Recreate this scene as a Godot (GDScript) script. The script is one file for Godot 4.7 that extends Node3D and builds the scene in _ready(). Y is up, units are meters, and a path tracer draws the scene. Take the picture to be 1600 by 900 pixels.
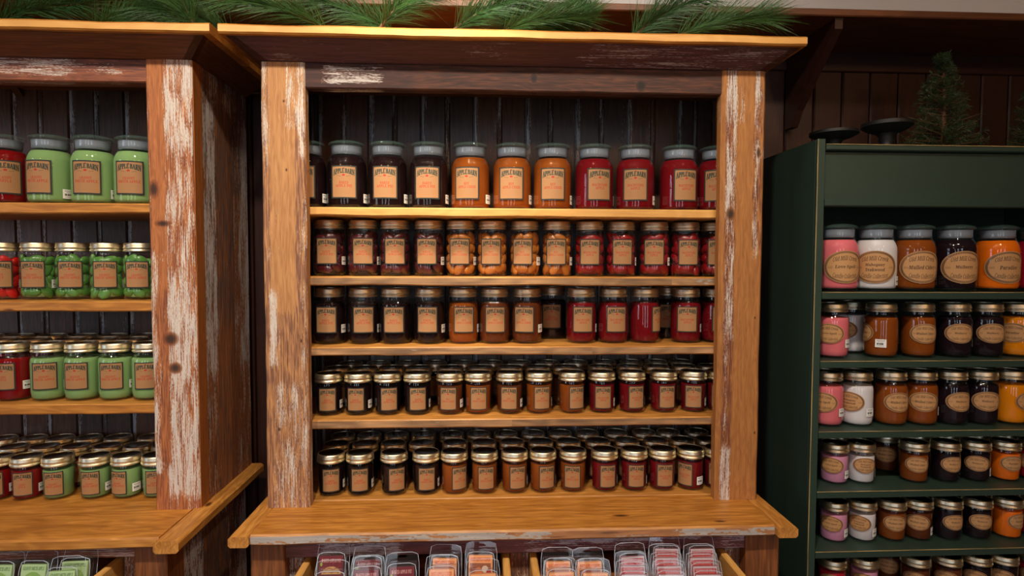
extends Node3D
# A candle shop: two rustic reclaimed-wood cabinets and a green painted one, full of jar candles.

var mats := {}
var taken := {}
var rng := RandomNumberGenerator.new()
var jm := {}

func _ready() -> void:
	rng.seed = 7
	set_stage()
	make_materials()
	build_room()
	build_lamps()
	build_middle_cabinet()
	build_side_cabinet()
	build_green_cabinet()
	make_jar_meshes()
	fill_shelves()
	build_packs()
	build_greens()

# ---------------------------------------------------------------- camera, sky, daylight, exposure
func set_stage() -> void:
	var cam := Camera3D.new()
	cam.name = "camera"
	cam.fov = 52.13
	cam.near = 0.05
	cam.far = 60.0
	cam.position = Vector3(0, 1.5, 1.5)
	cam.rotation_degrees = Vector3(-2.5, -2.8, 0.17)
	add_child(cam)
	var env := Environment.new()
	env.tonemap_mode = Environment.TONE_MAPPER_LINEAR
	env.tonemap_exposure = 0.72
	env.background_mode = Environment.BG_SKY
	var sky := Sky.new()
	var sm := ProceduralSkyMaterial.new()
	sm.sky_top_color = Color(0.50, 0.66, 0.95)
	sm.sky_horizon_color = Color(0.80, 0.88, 1.0)
	sm.ground_bottom_color = Color(0.45, 0.45, 0.46)
	sm.ground_horizon_color = Color(0.62, 0.66, 0.72)
	sm.sky_energy_multiplier = 1.6
	sm.ground_energy_multiplier = 0.8
	sky.sky_material = sm
	env.sky = sky
	env.sdfgi_enabled = true
	env.ssao_enabled = true
	env.ssil_enabled = true
	var we := WorldEnvironment.new()
	we.name = "environment"
	we.environment = env
	add_child(we)
	# daylight falling in through the shop windows: three behind the photographer, one in the side wall
	for w in [[Vector3(-2.5, 1.55, 5.62), 0.0, Vector2(0.76, 2.3), 2.1], [Vector3(-0.7, 1.55, 5.62), 0.0, Vector2(0.76, 2.3), 2.1], [Vector3(1.1, 1.55, 5.62), 0.0, Vector2(0.76, 2.3), 2.1], [Vector3(-3.97, 1.8, 2.2), -90.0, Vector2(1.2, 1.8), 2.4]]:
		var a := AreaLight3D.new()
		a.name = "window_daylight"
		a.area_size = w[2]
		a.area_normalize_energy = true
		a.light_color = Color(0.93, 0.965, 1.0)
		a.light_energy = w[3]
		a.shadow_enabled = true
		a.position = w[0]
		a.rotation_degrees.y = w[1]
		add_child(a, true)

# the lamps the shop has: spots on a ceiling track and warm pendants further back
func build_lamps() -> void:
	var tr := thing("lamp_track", "black ceiling track carrying the spot lamps above the aisle", "lamp track", Vector3(0, 3.36, 1.6))
	part(tr, "rail", box_mesh(Vector3(3.2, 0.03, 0.035)), mats.black, Vector3.ZERO)
	for s in [[-1.25, 1.6, Vector3(-1.05, 1.45, -0.05), 3.4, 34.0], [-0.25, 1.6, Vector3(-0.05, 1.45, 0.0), 5.0, 36.0], [0.85, 1.6, Vector3(0.45, 1.3, -0.05), 2.0, 34.0], [-0.2, 0.72, Vector3(-0.12, 2.06, 0.02), 8.0, 15.0]]:
		var at := Vector3(s[0], 3.18, s[1])
		var lamp := thing("spot_lamp", "black spot lamp under the ceiling, %s" % ["aimed at the cabinet of green jars", "aimed at the middle cabinet's top", "aimed at the middle cabinet's red jars", "close above the middle cabinet's garland"][taken.get("spot_lamp", 0)], "lamp", at)
		lamp.set_meta("group", "spot lamps on the ceiling track")
		var dir: Vector3 = (s[2] - at).normalized()
		var can := part(lamp, "shade", lathe([[0.0, 0.12], [0.04, 0.12], [0.075, 0.06], [0.075, -0.03], [0.07, -0.03], [0.07, 0.05], [0.0, 0.06]], 20), mats.black, Vector3.ZERO)
		can.quaternion = Quaternion(Vector3.DOWN, dir)
		part(lamp, "stem", lathe([[0.0, 0.0], [0.008, 0.0], [0.008, 0.17], [0.0, 0.17]], 8), mats.black, Vector3.ZERO)
		var bulb := part(lamp, "bulb", lathe([[0.0, 0.0], [0.066, 0.0], [0.066, 0.012], [0.0, 0.016]], 24), mats.bulb, dir * 0.02)
		bulb.quaternion = Quaternion(Vector3.DOWN, dir)
		var l := SpotLight3D.new()
		l.name = "spot_light"
		l.light_color = Color(1.0, 0.95, 0.87)
		l.light_energy = s[3]
		l.spot_angle = s[4]
		l.spot_angle_attenuation = 0.9
		l.spot_range = 9.0
		l.spot_attenuation = 2.0
		l.light_size = 0.065
		l.shadow_enabled = true
		lamp.add_child(l, true)
		l.look_at_from_position(at + dir * 0.04, s[2], Vector3.UP)
	var i := 0
	for p in [Vector3(-1.9, 2.75, 3.4), Vector3(0.5, 2.75, 3.6), Vector3(1.6, 2.7, 2.8), Vector3(2.5, 2.75, 4.0)]:
		var pd := thing("pendant_lamp", "round warm pendant lamp over the shop floor, %s from the window-side corner" % ["first", "second", "third", "fourth"][i], "lamp", p)
		pd.set_meta("group", "warm pendants over the shop floor")
		i += 1
		part(pd, "cord", lathe([[0.0, 0.08], [0.004, 0.08], [0.004, 0.63], [0.0, 0.63]], 6), mats.black, Vector3.ZERO)
		part(pd, "cap", lathe([[0.0, 0.10], [0.02, 0.10], [0.03, 0.05], [0.0, 0.05]], 12), mats.black, Vector3.ZERO)
		part(pd, "bulb", sphere_mesh(0.08, 12), mats.warmbulb, Vector3.ZERO)
		var o := OmniLight3D.new()
		o.name = "pendant_light"
		o.light_color = Color(1.0, 0.72, 0.42)
		o.light_energy = 0.5
		o.light_size = 0.075
		o.omni_range = 9.0
		o.omni_attenuation = 2.0
		o.shadow_enabled = true
		pd.add_child(o, true)

# ---------------------------------------------------------------- nodes
func numbered(called: String) -> String:
	var n: int = taken.get(called, 0)
	taken[called] = n + 1
	return called if n == 0 else "%s_%03d" % [called, n]

func thing(called: String, label: String, category: String, at := Vector3.ZERO, turn := 0.0, group := "") -> Node3D:
	var o := Node3D.new()
	o.name = numbered(called)
	add_child(o)
	o.position = at
	o.rotation.y = turn
	o.set_meta("label", label)
	o.set_meta("category", category)
	if group:
		o.set_meta("group", group)
	return o

func part(parent: Node, called: String, mesh: Mesh, m: Material, at := Vector3.ZERO) -> MeshInstance3D:
	var o := MeshInstance3D.new()
	o.name = called
	o.mesh = mesh
	if m:
		o.material_override = m
	o.position = at
	parent.add_child(o, true)
	return o

func structure(called: String, mesh: Mesh, m: Material, at := Vector3.ZERO) -> MeshInstance3D:
	var o := part(self, called, mesh, m, at)
	o.set_meta("kind", "structure")
	return o

# ---------------------------------------------------------------- mesh helpers
func tri(st: SurfaceTool, a: Vector3, b: Vector3, c: Vector3, n: Vector3, ua := Vector2.ZERO, ub := Vector2.ZERO, uc := Vector2.ZERO) -> void:
	# front faces run clockwise seen from the side n points to
	if (b - a).cross(c - a).dot(n) > 0.0:
		var t := b; b = c; c = t
		var u := ub; ub = uc; uc = u
	st.set_normal(n); st.set_uv(ua); st.add_vertex(a)
	st.set_normal(n); st.set_uv(ub); st.add_vertex(b)
	st.set_normal(n); st.set_uv(uc); st.add_vertex(c)

func quad(st: SurfaceTool, p: Array, n: Vector3, uv: Array) -> void:
	tri(st, p[0], p[1], p[2], n, uv[0], uv[1], uv[2])
	tri(st, p[0], p[2], p[3], n, uv[0], uv[2], uv[3])

func new_st() -> SurfaceTool:
	var st := SurfaceTool.new()
	st.begin(Mesh.PRIMITIVE_TRIANGLES)
	return st

# A board: a chamfered rectangle swept along its grain (axis 0 x, 1 y, 2 z), a little uneven.
# u runs across the board, v along it; the face in front may carry its own material.
func plank(parent: Node, called: String, lo: Vector3, hi: Vector3, axis: int, m: Material, o := {}) -> MeshInstance3D:
	var mi := MeshInstance3D.new()
	mi.name = called
	mi.mesh = plank_mesh(lo, hi, axis, o)
	if o.has("front"):
		mi.set_surface_override_material(0, m)
		mi.set_surface_override_material(1, o.front)
	else:
		mi.material_override = m
	if parent == self:
		mi.set_meta("kind", "structure")
	parent.add_child(mi, true)
	return mi

func plank_mesh(lo: Vector3, hi: Vector3, axis: int, o := {}) -> ArrayMesh:
	var ai: int = [1, 0, 0][axis]      # first cross axis
	var bi: int = [2, 2, 1][axis]      # second cross axis: the face in front looks along it
	var len := hi[axis] - lo[axis]
	var wp := hi[ai] - lo[ai]
	var wq := hi[bi] - lo[bi]
	var b: float = minf(o.get("b", 0.003), minf(wp, wq) * 0.4)
	var n: int = o.get("n", 1)
	var wob: float = o.get("wob", 0.0)
	var tw: float = o.get("tw", maxf(wp, wq))
	var tl: float = o.get("tl", len)
	var uo: float = o.get("uo", 0.0)
	var vo: float = o.get("vo", 0.0)
	var nz := FastNoiseLite.new()
	nz.seed = o.get("seed", int(absf(lo.x * 977.0 + lo.y * 613.0 + lo.z * 331.0)) + 1)
	nz.frequency = 1.0
	var prof := [Vector2(0, b), Vector2(0, wq - b), Vector2(b, wq), Vector2(wp - b, wq), Vector2(wp, wq - b), Vector2(wp, b), Vector2(wp - b, 0), Vector2(b, 0)]
	var st := new_st()
	var sf := new_st() if o.has("front") else st
	var rings := []
	for k in n + 1:
		var t := float(k) / n
		var ring := []
		for j in 8:
			var q: Vector2 = prof[j]
			var e := Vector2.ZERO
			if wob > 0.0:
				if not (o.get("flat", false) and q.x > wp * 0.5):
					e.x = wob * nz.get_noise_2d(t * len * 4.0, (0.0 if q.x < wp * 0.5 else 9.0)) * 1.6
				e.y = wob * nz.get_noise_2d(t * len * 5.0, (20.0 if q.y < wq * 0.5 else 31.0)) * 1.2
			var p := Vector3.ZERO
			p[axis] = lo[axis] + t * len
			p[ai] = lo[ai] + q.x + e.x
			p[bi] = lo[bi] + q.y + e.y
			ring.append(p)
		rings.append(ring)
	for j in 8:
		var j2 := (j + 1) % 8
		var qa: Vector2 = prof[j]
		var qb: Vector2 = prof[j2]
		var d := qb - qa
		var n2 := Vector2(-d.y, d.x).normalized()
		var nn := Vector3.ZERO
		nn[ai] = n2.x
		nn[bi] = n2.y
		var use := sf if (j == 2 and o.has("front")) else st
		for k in n:
			var va := board_v(axis, float(k) / n, len, tl) + vo
			var vb := board_v(axis, float(k + 1) / n, len, tl) + vo
			var u0 := board_u(axis, qa, wp, wq, j, tw) + uo
			var u1 := board_u(axis, qb, wp, wq, j, tw) + uo
			quad(use, [rings[k][j], rings[k][j2], rings[k + 1][j2], rings[k + 1][j]], nn, [Vector2(u0, va), Vector2(u1, va), Vector2(u1, vb), Vector2(u0, vb)])
	for e in 2:
		var ring: Array = rings[0] if e == 0 else rings[n]
		var nn := Vector3.ZERO
		nn[axis] = -1.0 if e == 0 else 1.0
		for j in range(1, 7):
			tri(st, ring[0], ring[j], ring[j + 1], nn, prof[0] / tw, prof[j] / tw, prof[j + 1] / tw)
	var mesh := st.commit()
	if o.has("front"):
		sf.commit(mesh)
	return mesh

func board_v(axis: int, t: float, len: float, tl: float) -> float:
	return (t if axis == 0 else 1.0 - t) * len / tl

func board_u(axis: int, q: Vector2, wp: float, wq: float, j: int, tw: float) -> float:
	if j == 0 or j == 4:
		return (wq - q.y) / tw + 0.37
	if axis == 0:
		return (wp - q.x) / tw
	return q.x / tw

func box_mesh(s: Vector3, b := 0.002) -> ArrayMesh:
	return plank_mesh(-s / 2, s / 2, 0, {"b": b})

# a solid with six faces from eight corners: 0-3 the front going round, 4-7 the back likewise
func hexa(p: Array, uv: Array) -> ArrayMesh:
	var st := new_st()
	var mid := Vector3.ZERO
	for q in p:
		mid += q / 8.0
	for f in [[0, 1, 2, 3], [4, 5, 6, 7], [0, 1, 5, 4], [1, 2, 6, 5], [2, 3, 7, 6], [3, 0, 4, 7]]:
		var nn: Vector3 = (p[f[1]] - p[f[0]]).cross(p[f[2]] - p[f[0]]).normalized()
		if nn.dot(p[f[0]] + p[f[2]] - mid * 2.0) < 0.0:
			nn = -nn
		quad(st, [p[f[0]], p[f[1]], p[f[2]], p[f[3]]], nn, uv)
	return st.commit()

# profile points [radius, y]; edges under 40 degrees are smooth
func lathe(prof: Array, segs: int) -> ArrayMesh:
	var st := new_st()
	lathe_into(st, prof, segs)
	return st.commit()

func lathe_into(st: SurfaceTool, prof: Array, segs: int, at := Vector3.ZERO) -> void:
	var np := prof.size()
	var fn := []
	for i in np - 1:
		var d := Vector2(prof[i + 1][0] - prof[i][0], prof[i + 1][1] - prof[i][1])
		fn.append(Vector2(d.y, -d.x).normalized())
	for i in np - 1:
		if absf(prof[i][0]) + absf(prof[i + 1][0]) < 1e-6:
			continue
		var n0: Vector2 = fn[i]
		var n1: Vector2 = fn[i]
		if i > 0 and fn[i].dot(fn[i - 1]) > 0.6:
			n0 = (fn[i] + fn[i - 1]).normalized()
		if i < np - 2 and fn[i].dot(fn[i + 1]) > 0.6:
			n1 = (fn[i] + fn[i + 1]).normalized()
		for k in segs:
			var a := TAU * k / segs
			var b := TAU * (k + 1) / segs
			var c := []
			for e in [[a, 0], [b, 0], [b, 1], [a, 1]]:
				var r: float = prof[i + e[1]][0]
				var n2: Vector2 = n0 if e[1] == 0 else n1
				var dir := Vector3(sin(e[0]), 0, cos(e[0]))
				c.append([at + dir * r + Vector3(0, prof[i + e[1]][1], 0), dir * n2.x + Vector3(0, n2.y, 0), Vector2(e[0] / TAU, float(i + e[1]) / np)])
			var face: Vector3 = c[0][1] + c[1][1] + c[2][1] + c[3][1]
			for t in [[0, 1, 2], [0, 2, 3]]:
				var pa: Vector3 = c[t[0]][0]
				var pb: Vector3 = c[t[1]][0]
				var pc: Vector3 = c[t[2]][0]
				var cr := (pb - pa).cross(pc - pa)
				if cr.length_squared() < 1e-16:
					continue
				var order: Array = [t[0], t[2], t[1]] if cr.dot(face) > 0.0 else t
				for q in order:
					st.set_normal(c[q][1]); st.set_uv(c[q][2]); st.add_vertex(c[q][0])

func sphere_mesh(r: float, segs: int) -> ArrayMesh:
	var prof := []
	for i in segs + 1:
		var a := -PI / 2 + PI * i / segs
		prof.append([maxf(0.0, r * cos(a)), r * sin(a)])
	return lathe(prof, segs * 2)

# a round rod through points with a radius at each
func tube_into(st: SurfaceTool, pts: Array, radii: Array, segs: int) -> void:
	var rings := []
	for i in pts.size():
		var d: Vector3 = (pts[mini(i + 1, pts.size() - 1)] - pts[maxi(i - 1, 0)]).normalized()
		var x := d.cross(Vector3(0.13, 0.97, 0.2)).normalized()
		var y := d.cross(x)
		var ring := []
		for k in segs:
			var a := TAU * k / segs
			var nn := x * cos(a) + y * sin(a)
			ring.append([pts[i] + nn * radii[i], nn])
		rings.append(ring)
	for i in pts.size() - 1:
		for k in segs:
			var k2 := (k + 1) % segs
			var c := [rings[i][k], rings[i][k2], rings[i + 1][k2], rings[i + 1][k]]
			for t in [[0, 1, 2], [0, 2, 3]]:
				var cr: Vector3 = (c[t[1]][0] - c[t[0]][0]).cross(c[t[2]][0] - c[t[0]][0])
				var order: Array = [t[0], t[2], t[1]] if cr.dot(c[t[0]][1] + c[t[1]][1] + c[t[2]][1]) > 0.0 else t
				for q in order:
					st.set_normal(c[q][1]); st.set_uv(Vector2(0, 0)); st.add_vertex(c[q][0])

# ---------------------------------------------------------------- materials
func mat(c: Color, rough := 0.6, metal := 0.0) -> StandardMaterial3D:
	var m := StandardMaterial3D.new()
	m.albedo_color = c
	m.roughness = rough
	m.metallic = metal
	return m

func glassy(c: Color, alpha: float) -> StandardMaterial3D:
	var m := mat(Color(c.r, c.g, c.b, alpha), 0.02)
	m.transparency = BaseMaterial3D.TRANSPARENCY_ALPHA
	return m

func rgb(r: int, g: int, b: int) -> Color:
	return Color8(r, g, b)

func noise(w: int, h: int, freq: float, sd: int, sx: float, sy: float, oct := 3) -> PackedByteArray:
	var n := FastNoiseLite.new()
	n.noise_type = FastNoiseLite.TYPE_SIMPLEX_SMOOTH
	n.seed = sd
	n.frequency = freq
	n.fractal_octaves = oct
	var im := n.get_image(maxi(4, int(w / sx)), maxi(4, int(h / sy)), false, false, true)
	im.resize(w, h, Image.INTERPOLATE_CUBIC)
	im.convert(Image.FORMAT_L8)
	return im.get_data()

# where paint still holds: rectangles [u0, v0, u1, v1, amount 0..1], softened
func cover(w: int, h: int, base: float, rects: Array) -> PackedByteArray:
	var im := Image.create(maxi(4, w / 8), maxi(4, h / 8), false, Image.FORMAT_L8)
	im.fill(Color(base, base, base))
	for r in rects:
		var a := Vector2i(int(r[0] * im.get_width()), int(r[1] * im.get_height()))
		var b := Vector2i(int(ceil(r[2] * im.get_width())), int(ceil(r[3] * im.get_height())))
		im.fill_rect(Rect2i(a, b - a), Color(r[4], r[4], r[4]))
	im.resize(maxi(3, w / 20), maxi(3, h / 40), Image.INTERPOLATE_BILINEAR)
	im.resize(w, h, Image.INTERPOLATE_CUBIC)
	return im.get_data()

# Old board: grain along v, worn coats of paint over bare wood, knots and nail holes.
func board(w: int, h: int, sd: int, o: Dictionary) -> StandardMaterial3D:
	var light: Color = o.get("light", rgb(206, 140, 76))
	var dark: Color = o.get("dark", rgb(140, 80, 36))
	var paint: Color = o.get("paint", rgb(88, 50, 46))
	var white: Color = o.get("white", rgb(222, 214, 208))
	var fine := noise(w, h, 0.30, sd, 1.0, 34.0)
	var band := noise(w, h, 0.05, sd + 1, 1.0, 10.0)
	var warp := noise(w, h, 0.02, sd + 2, 1.0, 5.0)
	var flake := noise(w, h, 0.12, sd + 3, 1.0, 15.0, 4)
	var chip := noise(w, h, 0.35, sd + 4, 1.0, 5.0, 2)
	var pcov := cover(w, h, o.get("paint_base", 0.0), o.get("paint_at", []))
	var wcov := cover(w, h, o.get("white_base", 0.0), o.get("white_at", []))
	var rings: float = o.get("rings", 5.0)
	var contrast: float = o.get("contrast", 1.0)
	var knots: Array = o.get("knots", [])
	var out := PackedByteArray()
	out.resize(w * h * 3)
	var bump := PackedByteArray()
	bump.resize(w * h)
	var lr := light.r; var lg := light.g; var lb := light.b
	var dr := dark.r; var dg := dark.g; var db := dark.b
	var i := 0
	for y in h:
		for x in w:
			var f := fine[i] / 255.0
			var ph := float(x) / w * rings + warp[i] / 255.0 * 3.2
			for k in knots:
				var kx: float = (float(x) / w - k[0]) / k[2]
				var ky: float = (float(y) / h - k[1]) / k[3]
				var kk := kx * kx + ky * ky
				if kk < 9.0:
					ph += 1.6 / (0.5 + kk) - 0.16
			var ring := 0.5 + 0.5 * sin(ph * TAU)
			var t := clampf(0.5 + contrast * (0.42 * (f - 0.5) + 0.55 * (band[i] / 255.0 - 0.5) + 0.26 * (ring - 0.5)), 0.0, 1.0)
			var r := dr + (lr - dr) * t
			var g := dg + (lg - dg) * t
			var b := db + (lb - db) * t
			var fl := flake[i] / 255.0 * 0.34 + chip[i] / 255.0 * 0.32 + f * 0.34
			var hgt := 0.25 + 0.3 * f
			var pm := clampf((pcov[i] / 255.0 - (flake[w * h - 1 - i] / 255.0 * 0.7 + f * 0.3)) * 9.0 + 0.4, 0.0, 1.0) if pcov[i] > 4 else 0.0
			if pm > 0.0:
				pm *= 0.75 + 0.25 * f
				var s := 0.75 + 0.5 * t
				r += (paint.r * s - r) * pm
				g += (paint.g * s - g) * pm
				b += (paint.b * s - b) * pm
				hgt += 0.15 * pm
			var wm := clampf((wcov[i] / 255.0 * 0.76 + (warp[w * h - 1 - i] / 255.0 - 0.5) * 0.30 - fl) * 16.0 + 0.3, 0.0, 1.0) if wcov[i] > 24 else 0.0
			if wm > 0.0:
				wm *= 0.82 + 0.18 * chip[i] / 255.0
				var s2 := 0.86 + 0.2 * f
				r += (white.r * s2 - r) * wm
				g += (white.g * s2 - g) * wm
				b += (white.b * s2 - b) * wm
				hgt += 0.35 * wm
			for k in knots:
				var kx: float = (float(x) / w - k[0]) / k[2]
				var ky: float = (float(y) / h - k[1]) / k[3]
				var kk := kx * kx + ky * ky
				if kk < 2.2:
					var bare := clampf((2.2 - kk) * 0.9 + (f - 0.5), 0.0, 1.0)
					var kd := clampf((1.0 - kk) * 1.1 + (f - 0.5) * 0.7, 0.0, 1.0)
					r += (lerpf(dr * 0.9, dr * 0.26, kd) - r) * bare * 0.85
					g += (lerpf(dg * 0.86, dg * 0.24, kd) - g) * bare * 0.85
					b += (lerpf(db * 0.82, db * 0.24, kd) - b) * bare * 0.85
			out[i * 3] = int(clampf(r, 0.0, 1.0) * 255.0)
			out[i * 3 + 1] = int(clampf(g, 0.0, 1.0) * 255.0)
			out[i * 3 + 2] = int(clampf(b, 0.0, 1.0) * 255.0)
			bump[i] = int(clampf(hgt, 0.0, 1.0) * 255.0)
			i += 1
	var m := mat(Color.WHITE, o.get("rough", 0.62))
	m.albedo_texture = ImageTexture.create_from_image(Image.create_from_data(w, h, false, Image.FORMAT_RGB8, out))
	m.heightmap_enabled = true
	m.heightmap_scale = o.get("relief", 0.06)
	m.heightmap_texture = ImageTexture.create_from_image(Image.create_from_data(w, h, false, Image.FORMAT_L8, bump))
	return m

func make_materials() -> void:
	mats.black = mat(rgb(22, 21, 20), 0.5)
	mats.bulb = mat(rgb(255, 244, 226), 0.5)
	mats.bulb.emission_enabled = true
	mats.bulb.emission = rgb(255, 238, 210)
	mats.bulb.emission_energy_multiplier = 40.0
	mats.warmbulb = mat(rgb(255, 214, 160), 0.5)
	mats.warmbulb.emission_enabled = true
	mats.warmbulb.emission = rgb(255, 200, 130)
	mats.warmbulb.emission_energy_multiplier = 24.0
	mats.glass = glassy(rgb(226, 236, 232), 0.004)
	mats.lidglass = glassy(rgb(100, 130, 122), 0.22)
	mats.plastic = glassy(rgb(225, 235, 248), 0.012)
	mats.rim = mat(rgb(205, 218, 236), 0.12)
	mats.seal = mat(rgb(126, 136, 147), 0.3)
	mats.gold = mat(rgb(238, 226, 192), 0.38, 1.0)
	mats.golddisc = mat(rgb(150, 138, 112), 0.18, 1.0)
	# ---- boards of the two rustic cabinets
	mats.honey = board(256, 1024, 11, {"light": rgb(208, 142, 62), "dark": rgb(150, 92, 32), "rings": 6.0, "contrast": 1.35, "rough": 0.42, "relief": 0.03, "knots": [[0.3, 0.32, 0.03, 0.012], [0.7, 0.71, 0.025, 0.014], [0.5, 0.9, 0.02, 0.01]]})
	mats.honey2 = board(256, 1024, 17, {"light": rgb(214, 152, 76), "dark": rgb(156, 98, 38), "rings": 4.0, "contrast": 1.3, "rough": 0.42, "relief": 0.03, "knots": [[0.55, 0.2, 0.03, 0.012]]})
	mats.pine = board(128, 768, 23, {"light": rgb(232, 180, 104), "dark": rgb(198, 138, 66), "rings": 3.0, "rough": 0.5, "relief": 0.03, "contrast": 0.8, "knots": [[0.4, 0.61, 0.10, 0.006], [0.45, 0.86, 0.2, 0.01]]})
	mats.sawn = board(128, 768, 31, {"light": rgb(190, 144, 98), "dark": rgb(112, 84, 60), "rings": 2.0, "rough": 0.8, "relief": 0.08, "contrast": 1.3, "white": rgb(176, 168, 160), "white_base": 0.30})
	mats.greyedge = board(96, 1024, 37, {"light": rgb(196, 140, 92), "dark": rgb(136, 88, 56), "rough": 0.75, "relief": 0.08, "white": rgb(186, 184, 182), "white_base": 0.34, "white_at": [[0.0, 0.0, 0.66, 0.55, 0.74], [0.1, 0.8, 0.7, 1.0, 0.62]], "paint": rgb(110, 76, 60), "paint_base": 0.28})
	mats.post_white = board(224, 1536, 41, {"light": rgb(196, 124, 70), "dark": rgb(138, 78, 42), "rough": 0.75, "relief": 0.12, "paint": rgb(122, 66, 46), "paint_base": 0.46, "paint_at": [[0.1, 0.0, 0.34, 0.5, 0.1]], "white_base": 0.42, "white_at": [[0.34, 0.0, 0.98, 0.20, 0.74], [0.40, 0.20, 0.98, 0.48, 0.62], [0.0, 0.42, 0.16, 1.0, 0.72], [0.32, 0.48, 1.0, 0.97, 0.74], [0.1, 0.0, 0.34, 0.42, 0.16], [0.17, 0.46, 0.34, 0.9, 0.3], [0.0, 0.93, 0.28, 1.0, 0.2]], "knots": [[0.12, 0.285, 0.09, 0.016], [0.30, 0.36, 0.14, 0.006], [0.42, 0.615, 0.14, 0.012], [0.5, 0.68, 0.12, 0.010]]})
	mats.post_side = board(128, 1024, 43, {"light": rgb(190, 112, 44), "dark": rgb(122, 66, 24), "rough": 0.6, "white_base": 0.30, "paint": rgb(110, 58, 34), "paint_base": 0.2})
	mats.side_panel = board(320, 1024, 47, {"light": rgb(168, 102, 52), "dark": rgb(106, 62, 34), "rough": 0.75, "relief": 0.1, "paint": rgb(88, 68, 64), "paint_base": 0.56, "paint_at": [[0.0, 0.3, 0.34, 1.0, 0.16], [0.34, 0.6, 1.0, 1.0, 0.42]], "white": rgb(206, 200, 200), "white_base": 0.52, "white_at": [[0.15, 0.1, 0.62, 0.7, 0.76], [0.66, 0.1, 1.0, 1.0, 0.24]]})
	mats.post_tan = board(224, 1536, 53, {"light": rgb(206, 152, 98), "dark": rgb(156, 104, 62), "rough": 0.75, "relief": 0.1, "paint": rgb(120, 80, 64), "paint_base": 0.12, "paint_at": [[0.0, 0.0, 0.2, 1.0, 0.5], [0.72, 0.1, 1.0, 0.7, 0.55], [0.0, 0.55, 1.0, 1.0, 0.52]], "white_base": 0.16, "white_at": [[0.0, 0.0, 0.2, 0.25, 0.58], [0.55, 0.0, 0.82, 0.16, 0.56], [0.84, 0.0, 0.98, 0.22, 0.66], [0.1, 0.3, 0.3, 0.45, 0.46], [0.08, 0.5, 0.32, 0.68, 0.74], [0.8, 0.3, 1.0, 0.75, 0.46], [0.15, 0.72, 1.0, 1.0, 0.56]], "knots": [[0.52, 0.09, 0.02, 0.003], [0.55, 0.24, 0.02, 0.003], [0.84, 0.62, 0.025, 0.004], [0.3, 0.82, 0.03, 0.004]]})
	mats.post_honey = board(224, 1536, 59, {"light": rgb(192, 130, 68), "dark": rgb(138, 86, 42), "rough": 0.66, "relief": 0.1, "paint": rgb(108, 60, 44), "paint_base": 0.06, "paint_at": [[0.12, 0.0, 0.36, 1.0, 0.6], [0.72, 0.0, 0.96, 0.42, 0.55]], "white_base": 0.06, "white_at": [[0.12, 0.0, 0.34, 0.30, 0.66], [0.08, 0.3, 0.36, 0.62, 0.58], [0.1, 0.6, 0.26, 0.88, 0.46], [0.10, 0.86, 0.36, 1.0, 0.70], [0.42, 0.02, 0.52, 0.12, 0.5], [0.78, 0.0, 0.96, 0.2, 0.6], [0.72, 0.2, 0.88, 0.44, 0.55]], "knots": [[0.24, 0.33, 0.08, 0.012], [0.86, 0.19, 0.04, 0.01], [0.86, 0.57, 0.018, 0.003], [0.9, 0.84, 0.018, 0.003]]})
	mats.rail_maroon = board(128, 1280, 61, {"light": rgb(98, 54, 32), "dark": rgb(46, 23, 15), "rough": 0.7, "contrast": 1.5, "relief": 0.08, "paint": rgb(64, 34, 29), "paint_base": 0.42, "paint_at": [[0.0, 0.0, 1.0, 0.24, 0.78]], "white_base": 0.08, "white_at": [[0.22, 0.035, 0.86, 0.17, 0.62], [0.5, 0.05, 0.85, 0.165, 0.74]], "knots": [[0.5, 0.54, 0.12, 0.006], [0.7, 0.80, 0.14, 0.009]]})
	mats.rail_side = board(128, 1024, 67, {"light": rgb(160, 92, 58), "dark": rgb(96, 50, 34), "rough": 0.62, "relief": 0.1, "paint": rgb(96, 54, 48), "paint_base": 0.3, "paint_at": [[0.0, 0.0, 0.5, 1.0, 0.6]], "white_base": 0.16, "white_at": [[0.1, 0.28, 0.7, 0.78, 0.66], [0.2, 0.76, 0.6, 0.9, 0.52]]})
	mats.crown = board(128, 1280, 71, {"light": rgb(122, 74, 48), "dark": rgb(74, 42, 30), "rough": 0.6, "relief": 0.06, "paint": rgb(88, 54, 56), "paint_base": 0.66, "paint_at": [[0.0, 0.55, 1.0, 1.0, 0.85], [0.0, 0.0, 1.0, 0.3, 0.8]], "white": rgb(196, 186, 186), "white_base": 0.20, "white_at": [[0.1, 0.42, 0.8, 0.5, 0.42], [0.1, 0.62, 0.95, 1.0, 0.52], [0.2, 0.0, 0.9, 0.2, 0.36]]})
	mats.crown_brown = board(128, 1024, 73, {"light": rgb(132, 78, 44), "dark": rgb(78, 42, 24), "rough": 0.55, "relief": 0.05})
	mats.apron = board(96, 1280, 79, {"light": rgb(128, 78, 60), "dark": rgb(82, 46, 38), "rough": 0.6, "relief": 0.08, "paint": rgb(112, 66, 70), "paint_base": 0.9, "paint_at": [[0.0, 0.0, 1.0, 0.04, 0.0]], "white": rgb(206, 200, 208), "white_base": 0.20, "white_at": [[0.3, 0.05, 0.95, 0.26, 0.72], [0.2, 0.5, 0.9, 0.85, 0.58], [0.35, 0.6, 0.5, 0.9, 0.76], [0.4, 0.95, 0.9, 1.0, 0.6]]})
	mats.leg = board(128, 512, 83, {"light": rgb(156, 94, 46), "dark": rgb(92, 52, 26), "rough": 0.6, "relief": 0.06, "contrast": 1.2})
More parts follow.
